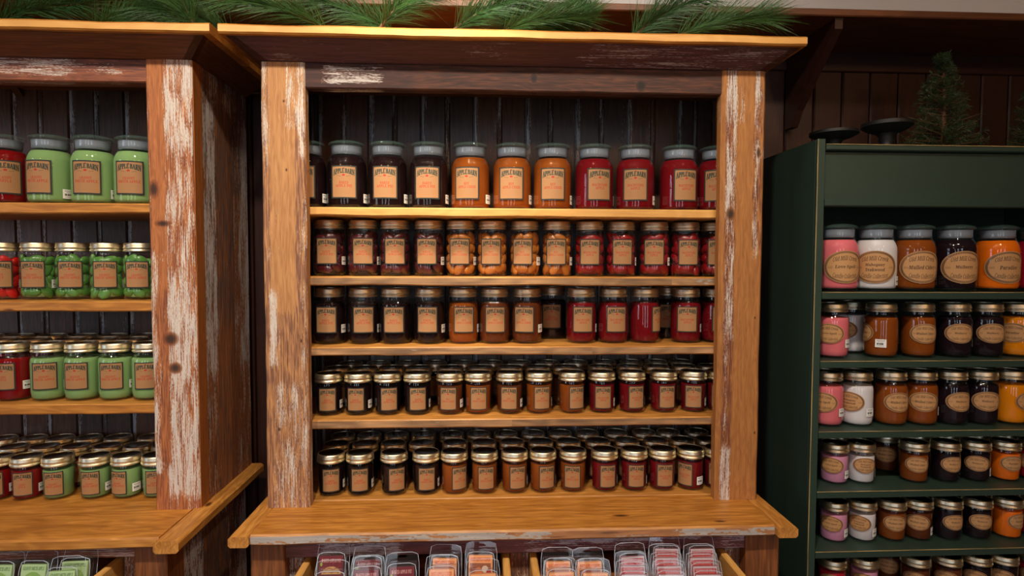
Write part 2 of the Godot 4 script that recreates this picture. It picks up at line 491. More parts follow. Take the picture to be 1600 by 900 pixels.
	mats.backboard = board(192, 1024, 89, {"light": rgb(104, 82, 68), "dark": rgb(60, 46, 38), "rough": 0.34, "relief": 0.05, "contrast": 0.8, "paint": rgb(74, 62, 58), "paint_base": 0.5, "white": rgb(182, 186, 192), "white_base": 0.10, "white_at": [[0.0, 0.0, 0.08, 1.0, 0.74], [0.44, 0.0, 0.56, 1.0, 0.60], [0.62, 0.3, 0.8, 0.5, 0.30], [0.94, 0.2, 1.0, 1.0, 0.4]]})
	mats.backboard2 = board(192, 1024, 97, {"light": rgb(120, 84, 62), "dark": rgb(70, 48, 36), "rough": 0.34, "relief": 0.05, "contrast": 0.8, "paint": rgb(70, 60, 60), "paint_base": 0.34, "white": rgb(182, 186, 192), "white_base": 0.08, "white_at": [[0.0, 0.0, 0.07, 1.0, 0.68], [0.45, 0.0, 0.55, 1.0, 0.64], [0.2, 0.5, 0.45, 0.8, 0.32]]})
	# ---- the wall, the green cabinet
	mats.wallboard = board(128, 1024, 101, {"light": rgb(64, 30, 18), "dark": rgb(38, 17, 11), "rough": 0.45, "relief": 0.02})
	mats.ledge = board(96, 1024, 103, {"light": rgb(124, 72, 40), "dark": rgb(80, 44, 24), "rough": 0.5, "relief": 0.02})
	mats.green = board(128, 512, 107, {"light": rgb(48, 68, 58), "dark": rgb(38, 56, 47), "rough": 0.45, "relief": 0.01, "contrast": 0.5})
	mats.worn = board(64, 1024, 109, {"light": rgb(214, 184, 124), "dark": rgb(150, 122, 72), "rough": 0.5, "relief": 0.01, "paint": rgb(44, 62, 52), "paint_base": 0.42})
	mats.floor = board(256, 1024, 113, {"light": rgb(160, 150, 138), "dark": rgb(122, 112, 98), "rough": 0.35, "relief": 0.02})
	mats.plaster = mat(rgb(222, 222, 226), 0.85)
	mats.ceiling = mat(rgb(104, 90, 76), 0.85)
	mats.roomwall = mat(rgb(84, 62, 46), 0.8)

# ---------------------------------------------------------------- the room
func build_room() -> void:
	var fl := structure("floor", box_mesh(Vector3(7.6, 0.094, 6.2)), mats.floor, Vector3(0, -0.05, 2.6))
	for i in 20:
		plank(fl, "floor_board", Vector3(-3.8 + i * 0.38, 0.0445, -3.0), Vector3(-3.8 + i * 0.38 + 0.376, 0.05, 3.0), 2, mats.floor, {"tw": 0.4, "tl": 2.4, "uo": i * 0.37, "vo": i * 0.61})
	structure("ceiling", box_mesh(Vector3(7.8, 0.1, 6.4)), mats.ceiling, Vector3(0, 3.45, 2.6))
	var wb := structure("wall_back", box_mesh(Vector3(7.6, 3.4, 0.1)), mats.plaster, Vector3(0, 1.7, -0.46))
	for i in 44:
		var x := -1.95 + i * 0.0945
		plank(wb, "wall_board", Vector3(x + 0.002, -1.7, 0.05), Vector3(x + 0.0925, 0.42, 0.07), 1, mats.wallboard, {"b": 0.004, "tw": 0.1, "tl": 2.0, "uo": i * 0.29, "vo": i * 0.43})
	plank(wb, "header_board", Vector3(-1.95, 0.42, 0.05), Vector3(2.21, 0.505, 0.08), 0, mats.wallboard, {"tw": 0.1, "tl": 2.0})
	var wl := structure("wall_left", box_mesh(Vector3(0.1, 0.9, 6.2)), mats.roomwall, Vector3(-3.85, 0.45, 2.6))
	part(wl, "wall_top", box_mesh(Vector3(0.1, 0.7, 6.2)), mats.roomwall, Vector3(0, 2.6, 0))
	part(wl, "wall_pier", box_mesh(Vector3(0.1, 1.8, 2.1)), mats.roomwall, Vector3(0, 1.35, -2.05))
	part(wl, "wall_pier", box_mesh(Vector3(0.1, 1.8, 2.9)), mats.roomwall, Vector3(0, 1.35, 1.65))
	structure("wall_right", box_mesh(Vector3(0.1, 3.4, 6.2)), mats.roomwall, Vector3(3.85, 1.7, 2.6))
	# the wall behind the photographer, with three tall windows
	var wf := structure("wall_front", box_mesh(Vector3(7.6, 0.4, 0.12)), mats.roomwall, Vector3(0, 0.2, 5.5))
	part(wf, "wall_top", box_mesh(Vector3(7.6, 0.7, 0.12)), mats.roomwall, Vector3(0, 2.85, 0))
	for p in [[-3.34, 0.92], [-1.6, 1.04], [0.2, 1.04], [2.64, 2.32]]:
		part(wf, "wall_pier", box_mesh(Vector3(p[1], 2.3, 0.12)), mats.roomwall, Vector3(p[0], 1.35, 0))
	var k := 1
	for w in [[Vector3(-2.5, 1.55, 5.5), 0.0, 0.76, 2.3], [Vector3(-0.7, 1.55, 5.5), 0.0, 0.76, 2.3], [Vector3(1.1, 1.55, 5.5), 0.0, 0.76, 2.3], [Vector3(-3.85, 1.8, 2.2), 90.0, 1.2, 1.8]]:
		var wn := Node3D.new()
		wn.name = "window_%d" % k
		wn.set_meta("kind", "structure")
		k += 1
		add_child(wn)
		wn.position = w[0]
		wn.rotation_degrees.y = w[1]
		for s in [-0.5, 0.5]:
			part(wn, "frame", box_mesh(Vector3(0.03, w[3], 0.09)), mats.black, Vector3(s * (w[2] - 0.03), 0, 0))
			part(wn, "frame", box_mesh(Vector3(w[2] - 0.06, 0.03, 0.09)), mats.black, Vector3(0, s * (w[3] - 0.03), 0))
		for s in [-0.17, 0.17]:
			part(wn, "glazing_bar", box_mesh(Vector3(0.05, w[3] - 0.06, 0.05)), mats.black, Vector3(s * w[2], 0, 0))
		part(wn, "glazing_bar", box_mesh(Vector3(w[2] - 0.06, 0.05, 0.045)), mats.black, Vector3(0, 0.3, 0))
	# the shelf that runs along the wall on brackets
	var sh := thing("wall_shelf", "long brown wooden wall shelf on brackets above the cabinets", "shelf", Vector3(0, 2.18, -0.38))
	plank(sh, "shelf_board", Vector3(-1.95, 0.0, 0.0), Vector3(2.2, 0.02, 0.275), 0, mats.ledge, {"tw": 0.3, "tl": 2.0, "front": mats.ledge})
	for bx in [-1.35, 0.985, 2.05]:
		var st := new_st()
		var pf := [Vector2(0, 0), Vector2(0.262, 0), Vector2(0.262, -0.03), Vector2(0.24, -0.048), Vector2(0.17, -0.11), Vector2(0.07, -0.205), Vector2(0.04, -0.25), Vector2(0, -0.25)]
		var idx := Geometry2D.triangulate_polygon(PackedVector2Array(pf))
		for s in [-0.011, 0.011]:
			for t in range(0, idx.size(), 3):
				tri(st, Vector3(s, pf[idx[t]].y, pf[idx[t]].x), Vector3(s, pf[idx[t + 1]].y, pf[idx[t + 1]].x), Vector3(s, pf[idx[t + 2]].y, pf[idx[t + 2]].x), Vector3(signf(s), 0, 0), pf[idx[t]] * 4, pf[idx[t + 1]] * 4, pf[idx[t + 2]] * 4)
		for j in pf.size():
			var a: Vector2 = pf[j]
			var b: Vector2 = pf[(j + 1) % pf.size()]
			var d := b - a
			var nn := Vector3(0, d.x, -d.y).normalized()
			quad(st, [Vector3(-0.011, a.y, a.x), Vector3(0.011, a.y, a.x), Vector3(0.011, b.y, b.x), Vector3(-0.011, b.y, b.x)], nn, [Vector2(0, 0), Vector2(0.2, 0), Vector2(0.2, 0.3), Vector2(0, 0.3)])
		part(sh, "bracket", st.commit(), mats.wallboard, Vector3(bx, 0, 0))

# ---------------------------------------------------------------- rustic cabinets
# tongued back board with a bead down its middle
func back_board(parent: Node, x0: float, x1: float, y0: float, y1: float, z: float, m: Material, vo: float) -> void:
	var w := x1 - x0
	var g := 0.004
	var pr := [Vector2(0.0015, -0.008), Vector2(0.004, 0.0), Vector2(w * 0.5 - 0.009, 0.0), Vector2(w * 0.5 - 0.007, -g), Vector2(w * 0.5 - 0.005, -0.001), Vector2(w * 0.5, 0.001), Vector2(w * 0.5 + 0.005, -0.001), Vector2(w * 0.5 + 0.007, -g), Vector2(w * 0.5 + 0.009, 0.0), Vector2(w - 0.004, 0.0), Vector2(w - 0.0015, -0.008)]
	var st := new_st()
	for i in pr.size() - 1:
		var a: Vector2 = pr[i]
		var b: Vector2 = pr[i + 1]
		var nn := Vector3(-(b.y - a.y), 0, b.x - a.x).normalized()
		quad(st, [Vector3(x0 + a.x, y0, z + a.y), Vector3(x0 + b.x, y0, z + b.y), Vector3(x0 + b.x, y1, z + b.y), Vector3(x0 + a.x, y1, z + a.y)], nn, [Vector2(a.x / w, 1.0 + vo), Vector2(b.x / w, 1.0 + vo), Vector2(b.x / w, vo), Vector2(a.x / w, vo)])
	quad(st, [Vector3(x0, y0, z - 0.012), Vector3(x1, y0, z - 0.012), Vector3(x1, y1, z - 0.012), Vector3(x0, y1, z - 0.012)], Vector3(0, 0, -1), [Vector2(0, 1), Vector2(1, 1), Vector2(1, 0), Vector2(0, 0)])
	for s in [[x0 + 0.0015, -1.0], [x1 - 0.0015, 1.0]]:
		quad(st, [Vector3(s[0], y0, z - 0.012), Vector3(s[0], y0, z - 0.008), Vector3(s[0], y1, z - 0.008), Vector3(s[0], y1, z - 0.012)], Vector3(s[1], 0, 0), [Vector2(0, 1), Vector2(0.02, 1), Vector2(0.02, 0), Vector2(0, 0)])
	part(parent, "back_board", st.commit(), m)

# slanted crown boards under the top board, mitred at the corners; x0 x1 the outer faces of the posts
func crown(parent: Node, x0: float, x1: float, m: Material, ms: Material) -> void:
	var lo := 1.992
	var up := 2.031
	var e := 0.058
	var t := Vector3(0, 0.016, 0)
	var fl := Vector3(x0, lo, 0.002)
	var fr := Vector3(x1, lo, 0.002)
	var ul := Vector3(x0 - e, up, 0.002 + e)
	var ur := Vector3(x1 + e, up, 0.002 + e)
	var back := Vector3(0, 0, -0.33)
	var i := Vector3(0, 0, -0.02)
	var L := 1.0
	part(parent, "crown_board", hexa([ul, ur, fr, fl, ul + i, ur + i, fr + i, fl + i], [Vector2(0, 0), Vector2(0, L), Vector2(1, L), Vector2(1, 0)]), m)
	var j := Vector3(0.02, 0, 0)
	var bl := Vector3(x0 - e, up, -0.33)
	var bl2 := Vector3(x0, lo, -0.33)
	part(parent, "crown_board", hexa([ul, bl, bl2, fl, ul + j, bl + j, bl2 + j, fl + j], [Vector2(0, 0), Vector2(0, 0.3), Vector2(1, 0.3), Vector2(1, 0)]), ms)
	var br := Vector3(x1 + e, up, -0.33)
	var br2 := Vector3(x1, lo, -0.33)
	part(parent, "crown_board", hexa([ur, br, br2, fr, ur - j, br - j, br2 - j, fr - j], [Vector2(0, 0), Vector2(0, 0.3), Vector2(1, 0.3), Vector2(1, 0)]), ms)

func drawer(parent: Node, x0: float, x1: float, z1: float) -> void:
	var d := Node3D.new()
	d.name = "drawer"
	parent.add_child(d, true)
	plank(d, "drawer_side", Vector3(x0, 0.66, -0.25), Vector3(x0 + 0.017, 0.788, z1), 2, mats.pine, {"tw": 0.15, "tl": 0.8})
	plank(d, "drawer_side", Vector3(x1 - 0.017, 0.66, -0.25), Vector3(x1, 0.788, z1), 2, mats.pine, {"tw": 0.15, "tl": 0.8, "uo": 0.4})
	plank(d, "drawer_bottom", Vector3(x0 + 0.017, 0.7125, -0.235), Vector3(x1 - 0.017, 0.7245, z1), 0, mats.leg, {})
	plank(d, "drawer_back", Vector3(x0 + 0.017, 0.67, -0.25), Vector3(x1 - 0.017, 0.78, -0.235), 0, mats.leg, {})
	plank(d, "drawer_front", Vector3(x0 - 0.01, 0.645, z1), Vector3(x1 + 0.01, 0.785, z1 + 0.02), 0, mats.apron, {"wob": 0.001, "n": 6})

func build_middle_cabinet() -> void:
	var c := thing("display_cabinet", "middle reclaimed-wood cabinet with tan posts, holding dark, amber and red jars", "cabinet")
	plank(c, "post", Vector3(-0.548, 0.874, -0.034), Vector3(-0.441, 1.998, 0.0), 1, mats.post_tan, {"wob": 0.0018, "n": 24, "b": 0.004, "tw": 0.107, "seed": 4})
	plank(c, "post", Vector3(0.611, 0.874, -0.034), Vector3(0.7245, 1.998, 0.0), 1, mats.post_honey, {"wob": 0.0018, "n": 24, "b": 0.005, "tw": 0.1135, "seed": 8})
	plank(c, "top_rail", Vector3(-0.441, 1.931, -0.04), Vector3(0.611, 2.0, -0.004), 0, mats.rail_maroon, {"wob": 0.0012, "n": 20, "tw": 0.07})
	plank(c, "top_board", Vector3(-0.617, 2.031, -0.335), Vector3(0.790, 2.0535, 0.075), 0, mats.honey, {"wob": 0.0015, "n": 28, "b": 0.004, "tw": 0.42, "front": mats.pine})
	plank(c, "top_panel", Vector3(-0.53, 1.999, -0.33), Vector3(0.707, 2.012, -0.045), 0, mats.leg, {})
	crown(c, -0.548, 0.7245, mats.crown, mats.crown_brown)
	plank(c, "side_panel", Vector3(-0.547, 0.874, -0.335), Vector3(-0.531, 1.995, -0.034), 1, mats.side_panel, {"tw": 0.3})
	plank(c, "side_panel", Vector3(0.7075, 0.874, -0.335), Vector3(0.7235, 1.995, -0.034), 1, mats.side_panel, {"tw": 0.3, "uo": 0.5})
	var ys := [1.640, 1.462, 1.280, 1.0895]
	for i in 4:
		plank(c, "shelf", Vector3(-0.531, ys[i] - 0.0225, -0.305), Vector3(0.7075, ys[i], -0.035 if i == 0 else -0.03), 0, mats.pine if i == 0 else mats.honey2, {"wob": 0.0016, "flat": true, "n": 30, "tw": 0.28, "uo": i * 0.31, "vo": i * 0.17, "front": mats.pine if i == 0 else mats.sawn, "seed": 30 + i})
	var js := [-0.53, -0.4945, -0.3447, -0.1878, -0.0296, 0.128, 0.2811, 0.4413, 0.601, 0.7075]
	for i in js.size() - 1:
		back_board(c, js[i], js[i + 1], 0.874, 1.999, -0.308, mats.backboard if i % 3 != 1 else mats.backboard2, i * 0.37)
	# the counter
	plank(c, "counter_board", Vector3(-0.5325, 0.849, -0.042), Vector3(0.6965, 0.874, 0.152), 0, mats.honey, {"wob": 0.0016, "flat": true, "n": 30, "b": 0.004, "tw": 0.21, "front": mats.greyedge, "seed": 51})
	plank(c, "counter_board", Vector3(-0.5325, 0.849, -0.335), Vector3(0.6965, 0.8735, -0.043), 0, mats.honey2, {"tw": 0.3, "vo": 0.3})
	plank(c, "counter_end", Vector3(-0.580, 0.848, -0.335), Vector3(-0.5335, 0.8735, 0.158), 2, mats.honey2, {"b": 0.005, "tw": 0.2, "tl": 1.0, "uo": 0.2})
	plank(c, "counter_end", Vector3(0.6975, 0.848, -0.335), Vector3(0.748, 0.8735, 0.163), 2, mats.honey2, {"b": 0.005, "tw": 0.2, "tl": 1.0, "uo": 0.6})
	# the base
	plank(c, "leg", Vector3(-0.546, 0.0, 0.04), Vector3(-0.467, 0.849, 0.118), 1, mats.leg, {"tw": 0.12, "tl": 0.8})
	plank(c, "leg", Vector3(0.643, 0.0, 0.04), Vector3(0.7265, 0.849, 0.118), 1, mats.leg, {"tw": 0.12, "tl": 0.8, "uo": 0.5})
	plank(c, "apron", Vector3(-0.467, 0.797, 0.085), Vector3(0.643, 0.849, 0.108), 0, mats.apron, {"wob": 0.0012, "n": 20, "tw": 0.055})
	for s in [[-0.467, -0.43], [0.066, 0.112], [0.603, 0.643]]:
		plank(c, "stile", Vector3(s[0], 0.1, 0.06), Vector3(s[1], 0.797, 0.088), 1, mats.side_panel, {"tw": 0.2, "uo": s[0]})
	plank(c, "base_side", Vector3(-0.546, 0.05, -0.335), Vector3(-0.528, 0.849, 0.04), 1, mats.leg, {})
	plank(c, "base_side", Vector3(0.7085, 0.05, -0.335), Vector3(0.7265, 0.849, 0.04), 1, mats.leg, {})
	plank(c, "base_back", Vector3(-0.528, 0.05, -0.335), Vector3(0.7085, 0.849, -0.32), 0, mats.leg, {})
	plank(c, "base_front", Vector3(-0.43, 0.1, 0.06), Vector3(0.603, 0.64, 0.082), 0, mats.leg, {})
	drawer(c, -0.428, 0.064, 0.36)
	drawer(c, 0.114, 0.601, 0.36)

func build_side_cabinet() -> void:
	var c := thing("display_cabinet", "reclaimed-wood cabinet with a peeling white post, holding green jars", "cabinet")
	plank(c, "post", Vector3(-0.824, 0.874, -0.048), Vector3(-0.7145, 1.998, 0.0), 1, mats.post_white, {"wob": 0.002, "n": 24, "b": 0.004, "tw": 0.1095, "seed": 14})
	plank(c, "post_edge", Vector3(-0.7145, 0.874, -0.046), Vector3(-0.7125, 1.996, -0.004), 1, mats.post_side, {"b": 0.0005, "tw": 0.05})
	plank(c, "post", Vector3(-1.98, 0.874, -0.048), Vector3(-1.87, 1.998, 0.0), 1, mats.post_tan, {"wob": 0.002, "n": 16, "tw": 0.11})
	plank(c, "top_rail", Vector3(-1.87, 1.937, -0.05), Vector3(-0.824, 2.0, -0.006), 0, mats.rail_side, {"wob": 0.0014, "n": 20, "tw": 0.07, "tl": 0.75, "vo": 0.6})
	plank(c, "top_board", Vector3(-2.055, 2.031, -0.335), Vector3(-0.636, 2.0535, 0.075), 0, mats.honey, {"wob": 0.0018, "n": 28, "b": 0.004, "tw": 0.42, "front": mats.pine, "vo": 0.4})
	plank(c, "top_panel", Vector3(-1.96, 1.999, -0.33), Vector3(-0.735, 2.012, -0.05), 0, mats.leg, {})
	crown(c, -1.98, -0.7135, mats.crown_brown, mats.crown_brown)
	plank(c, "side_panel", Vector3(-0.7325, 0.874, -0.335), Vector3(-0.7145, 1.995, -0.048), 1, mats.side_panel, {"tw": 0.287, "wob": 0.0008, "n": 10})
	plank(c, "side_panel", Vector3(-1.978, 0.874, -0.335), Vector3(-1.96, 1.995, -0.048), 1, mats.side_panel, {"tw": 0.3, "uo": 0.5})
	var ys := [1.645, 1.3985, 1.1375]
	for i in 3:
		plank(c, "shelf", Vector3(-1.96, ys[i] - 0.026, -0.305), Vector3(-0.7325, ys[i], -0.03), 0, mats.honey2, {"wob": 0.0022, "flat": true, "n": 30, "tw": 0.28, "uo": 0.1 + i * 0.31, "vo": i * 0.27, "front": mats.honey, "seed": 60 + i})
	var x := -0.7325
	var js := [-0.7325, -0.8975, -1.0572, -1.2157, -1.3746, -1.534, -1.693, -1.852, -1.96]
	for i in js.size() - 1:
		back_board(c, js[i + 1], js[i], 0.874, 1.999, -0.308, mats.backboard2 if i % 3 != 2 else mats.backboard, i * 0.29 + 0.1)
	plank(c, "counter_board", Vector3(-1.96, 0.849, -0.335), Vector3(-0.735, 0.874, 0.155), 0, mats.honey, {"wob": 0.0018, "flat": true, "n": 30, "b": 0.004, "tw": 0.5, "front": mats.honey2, "vo": 0.55, "seed": 71})
	plank(c, "counter_end", Vector3(-0.734, 0.848, -0.335), Vector3(-0.679, 0.8765, 0.178), 2, mats.honey2, {"b": 0.006, "tw": 0.2, "tl": 1.0, "uo": 0.4, "wob": 0.001, "n": 8})
	plank(c, "leg", Vector3(-0.809, 0.0, 0.045), Vector3(-0.735, 0.849, 0.122), 1, mats.leg, {"tw": 0.12, "tl": 0.8, "uo": 0.2})
	plank(c, "apron", Vector3(-1.96, 0.806, 0.085), Vector3(-0.809, 0.849, 0.108), 0, mats.rail_side, {"wob": 0.0012, "n": 16, "tw": 0.06, "tl": 2.0, "vo": 0.0})
	plank(c, "stile", Vector3(-0.853, 0.1, 0.06), Vector3(-0.809, 0.806, 0.088), 1, mats.side_panel, {"tw": 0.2, "uo": 0.3})
	plank(c, "stile", Vector3(-1.43, 0.1, 0.06), Vector3(-1.385, 0.806, 0.088), 1, mats.side_panel, {"tw": 0.2, "uo": 0.1})
	plank(c, "base_side", Vector3(-0.753, 0.05, -0.335), Vector3(-0.735, 0.849, 0.045), 1, mats.side_panel, {"tw": 0.4})
	plank(c, "base_back", Vector3(-1.96, 0.05, -0.335), Vector3(-0.753, 0.849, -0.32), 0, mats.leg, {})
	plank(c, "base_front", Vector3(-1.385, 0.1, 0.06), Vector3(-0.853, 0.64, 0.082), 0, mats.leg, {})
	plank(c, "leg", Vector3(-1.98, 0.0, 0.045), Vector3(-1.9, 0.849, 0.122), 1, mats.leg, {"tw": 0.12, "tl": 0.8})
	drawer(c, -1.383, -0.866, 0.36)

func build_green_cabinet() -> void:
	var c := thing("bookcase", "dark green painted shelf unit with worn edges, full of oval-labelled jars", "shelf unit")
	var g: Material = mats.green
	var e := 0.0022
	plank(c, "side_panel", Vector3(0.868, 0.0, -0.34), Vector3(0.888, 1.822, -0.012), 1, g, {"tw": 0.4})
	plank(c, "side_stile", Vector3(0.8665, 0.0, -0.012), Vector3(0.8865, 1.822, 0.0), 1, g, {"tw": 0.1, "b": 0.001})
	plank(c, "worn_edge", Vector3(0.8660, 0.0, -0.0022), Vector3(0.8682, 1.8215, 0.0006), 1, mats.worn, {"tw": 0.01, "tl": 1.8, "b": 0.0006})
	plank(c, "side_panel", Vector3(1.68, 0.0, -0.34), Vector3(1.70, 1.822, 0.0), 1, g, {"tw": 0.4})
	plank(c, "top_board", Vector3(0.888, 1.793, -0.34), Vector3(1.68, 1.8085, 0.002), 0, g, {"tw": 0.3})
	plank(c, "worn_edge", Vector3(0.888, 1.8072, 0.0004), Vector3(1.68, 1.8094, 0.0028), 0, mats.worn, {"tw": 0.01, "tl": 1.2, "b": 0.0006})
	plank(c, "header_panel", Vector3(0.888, 1.655, -0.025), Vector3(1.68, 1.793, -0.012), 0, g, {"tw": 0.3})
	plank(c, "header_strip", Vector3(0.888, 1.648, -0.02), Vector3(1.68, 1.667, 0.0), 0, g, {"tw": 0.3})
	plank(c, "back_panel", Vector3(0.888, 0.0, -0.34), Vector3(1.68, 1.793, -0.328), 1, g, {"tw": 0.8})
	var i := 0
	for y in [1.4238, 1.2415, 1.0535, 0.8915, 0.728, 0.565]:
		plank(c, "shelf", Vector3(0.888, y - 0.0185, -0.328), Vector3(1.68, y, -0.001), 0, g, {"tw": 0.3, "b": 0.0015})
		plank(c, "worn_edge", Vector3(0.888, y - 0.0014, -0.0022), Vector3(1.68, y + 0.0005, 0.0002), 0, mats.worn, {"tw": 0.01, "tl": 1.2, "vo": i * 0.31, "b": 0.0006})
		i += 1
	plank(c, "plinth", Vector3(0.888, 0.0, -0.03), Vector3(1.68, 0.1, -0.01), 0, g, {})
	# two black pedestal candle holders and little artificial trees stand on it
	var ped := [[0.0, 0.0], [0.036, 0.0], [0.036, 0.006], [0.018, 0.012], [0.015, 0.02], [0.02, 0.026], [0.02, 0.034], [0.026, 0.042], [0.05, 0.05], [0.064, 0.058], [0.064, 0.066], [0.058, 0.068], [0.0, 0.066]]
	for h in [[0.998, -0.15, 0.97, "low black pedestal candle holder at the green shelf unit's near corner"], [1.119, -0.1, 1.2, "taller black pedestal candle holder beside the small artificial tree"]]:
		var t := thing("candle_holder", h[3], "candle holder", Vector3(h[0], 1.809, h[1]), 0.0, "pedestal candle holders")
		var prof := []
		for p in ped:
			prof.append([p[0], p[1] * h[2]])
		var foot := prof.slice(0, 8)
		foot.append([0.0, prof[7][1]])
		part(t, "pedestal", lathe(foot, 28), mats.black)
		var dish := [[0.0, prof[7][1]]]
		dish.append_array(prof.slice(7))
		part(t, "dish", lathe(dish, 28), mats.black)

# ---------------------------------------------------------------- printed labels
func text_into(im: Image, txt: String, col: Color, warp: Callable, bold := true, serif := true, slant := 0.0) -> void:
	var f := SystemFont.new()
	f.font_names = PackedStringArray(["Droid Serif" if serif else "Droid Sans"])
	f.font_weight = 700 if bold else 400
	var tm := TextMesh.new()
	tm.font = f
	tm.font_size = 48
	tm.pixel_size = 1.0
	tm.depth = 0.0
	tm.text = txt
	var ar := tm.get_mesh_arrays()
	var vs: PackedVector3Array = ar[Mesh.ARRAY_VERTEX]
	if vs.is_empty():
		return
	var ix: PackedInt32Array = ar[Mesh.ARRAY_INDEX] if ar[Mesh.ARRAY_INDEX] != null else PackedInt32Array(range(vs.size()))
	var lo := Vector2(1e9, 1e9)
	var hi := Vector2(-1e9, -1e9)
	for v in vs:
		lo = lo.min(Vector2(v.x, v.y))
		hi = hi.max(Vector2(v.x, v.y))
	var sz := hi - lo
	var w := im.get_width()
	var h := im.get_height()
	for t in range(0, ix.size() - 2, 3):
		var p := []
		for k in 3:
			var v := vs[ix[t + k]]
			var n := Vector2((v.x - lo.x) / sz.x, (v.y - lo.y) / sz.y)
			n.x += slant * (n.y - 0.5)
			p.append(warp.call(n))
		var a: Vector2 = p[0]
		var b: Vector2 = p[1]
		var c: Vector2 = p[2]
		var area := (b - a).cross(c - a)
		if absf(area) < 1e-5:
			continue
		for y in range(maxi(0, int(minf(a.y, minf(b.y, c.y)))), mini(h - 1, int(maxf(a.y, maxf(b.y, c.y)))) + 1):
			for x in range(maxi(0, int(minf(a.x, minf(b.x, c.x)))), mini(w - 1, int(maxf(a.x, maxf(b.x, c.x)))) + 1):
				var q := Vector2(x + 0.5, y + 0.5)
				var w0 := (b - a).cross(q - a) / area
				var w1 := (c - b).cross(q - b) / area
				var w2 := (a - c).cross(q - c) / area
				if w0 >= -0.001 and w1 >= -0.001 and w2 >= -0.001:
					im.set_pixel(x, y, col)

func straight(x0: float, x1: float, y0: float, y1: float) -> Callable:
	return func(n: Vector2) -> Vector2: return Vector2(lerpf(x0, x1, n.x), lerpf(y1, y0, n.y))

func dot_into(im: Image, cx: float, cy: float, rx: float, ry: float, col: Color) -> void:
	for y in range(maxi(0, int(cy - ry)), mini(im.get_height(), int(cy + ry) + 1)):
		for x in range(maxi(0, int(cx - rx)), mini(im.get_width(), int(cx + rx) + 1)):
			if pow((x - cx) / rx, 2) + pow((y - cy) / ry, 2) <= 1.0:
				im.set_pixel(x, y, col)

# a line of print too small to read: broken strokes
func strokes(im: Image, x0: float, x1: float, y: float, hgt: int, col: Color, r: RandomNumberGenerator) -> void:
	var x := x0
	while x < x1:
		var l := r.randf_range(3, 11)
		im.fill_rect(Rect2i(int(x), int(y), int(minf(l, x1 - x)), hgt), col)
		x += l + r.randf_range(2, 4)

func finish(im: Image, rough := 0.7) -> StandardMaterial3D:
	im.resize(im.get_width() / 2, im.get_height() / 2, Image.INTERPOLATE_LANCZOS)
	var m := mat(Color.WHITE, rough)
	m.albedo_texture = ImageTexture.create_from_image(im)
	return m

func barn_label(top: String, low: String, wide: float) -> StandardMaterial3D:
	var r := RandomNumberGenerator.new()
	r.seed = 5
	var w := 320
	var h := 432
	var im := Image.create(w, h, false, Image.FORMAT_RGB8)
	im.fill(rgb(38, 44, 40))
	im.fill_rect(Rect2i(17, 23, w - 34, h - 46), rgb(164, 119, 76))
	im.fill_rect(Rect2i(23, 17, w - 46, h - 34), rgb(164, 119, 76))
	var ink := rgb(28, 50, 42)
	for off in [Vector2(-1.6, 0), Vector2(1.6, 0), Vector2(0, 1.4)]:
		for word in [["APPLE", 30.0, 168.0], ["BARN", 178.0, 292.0]]:
			text_into(im, word[0], ink, func(n: Vector2) -> Vector2:
				var x := lerpf(word[1], word[2], n.x)
				var k := pow((x - 160.0) / 130.0, 2)
				return Vector2(x, lerpf(98.0 + 36.0 * k, 40.0 + 12.0 * k, n.y)) + off)
	dot_into(im, 158, 36, 9, 5, rgb(150, 44, 30))
	dot_into(im, 166, 31, 6, 4, rgb(150, 44, 30))
	dot_into(im, 152, 126, 11, 12, rgb(176, 36, 30))
	dot_into(im, 166, 126, 11, 12, rgb(176, 36, 30))
	im.fill_rect(Rect2i(158, 108, 3, 8), ink)
	for s in [[84, 134], [232, 134], [112, 140], [206, 140]]:
		dot_into(im, s[0], s[1], 14, 4, rgb(120, 84, 60))
	strokes(im, 36, 284, 168, 4, rgb(168, 104, 70), r)
	strokes(im, 60, 262, 184, 3, rgb(150, 112, 78), r)
	var red := rgb(172, 52, 26)
	text_into(im, top, red, straight(160 - 11.0 * top.length(), 160 + 11.0 * top.length(), 206, 240))
	text_into(im, low, red, straight(160 - wide / 2, 160 + wide / 2, 250, 284))
	for k in 6:
		strokes(im, 60 + (k % 3) * 12, 264 - (k % 2) * 18, 306 + k * 15, 4, rgb(150, 108, 72), r)
	return finish(im)

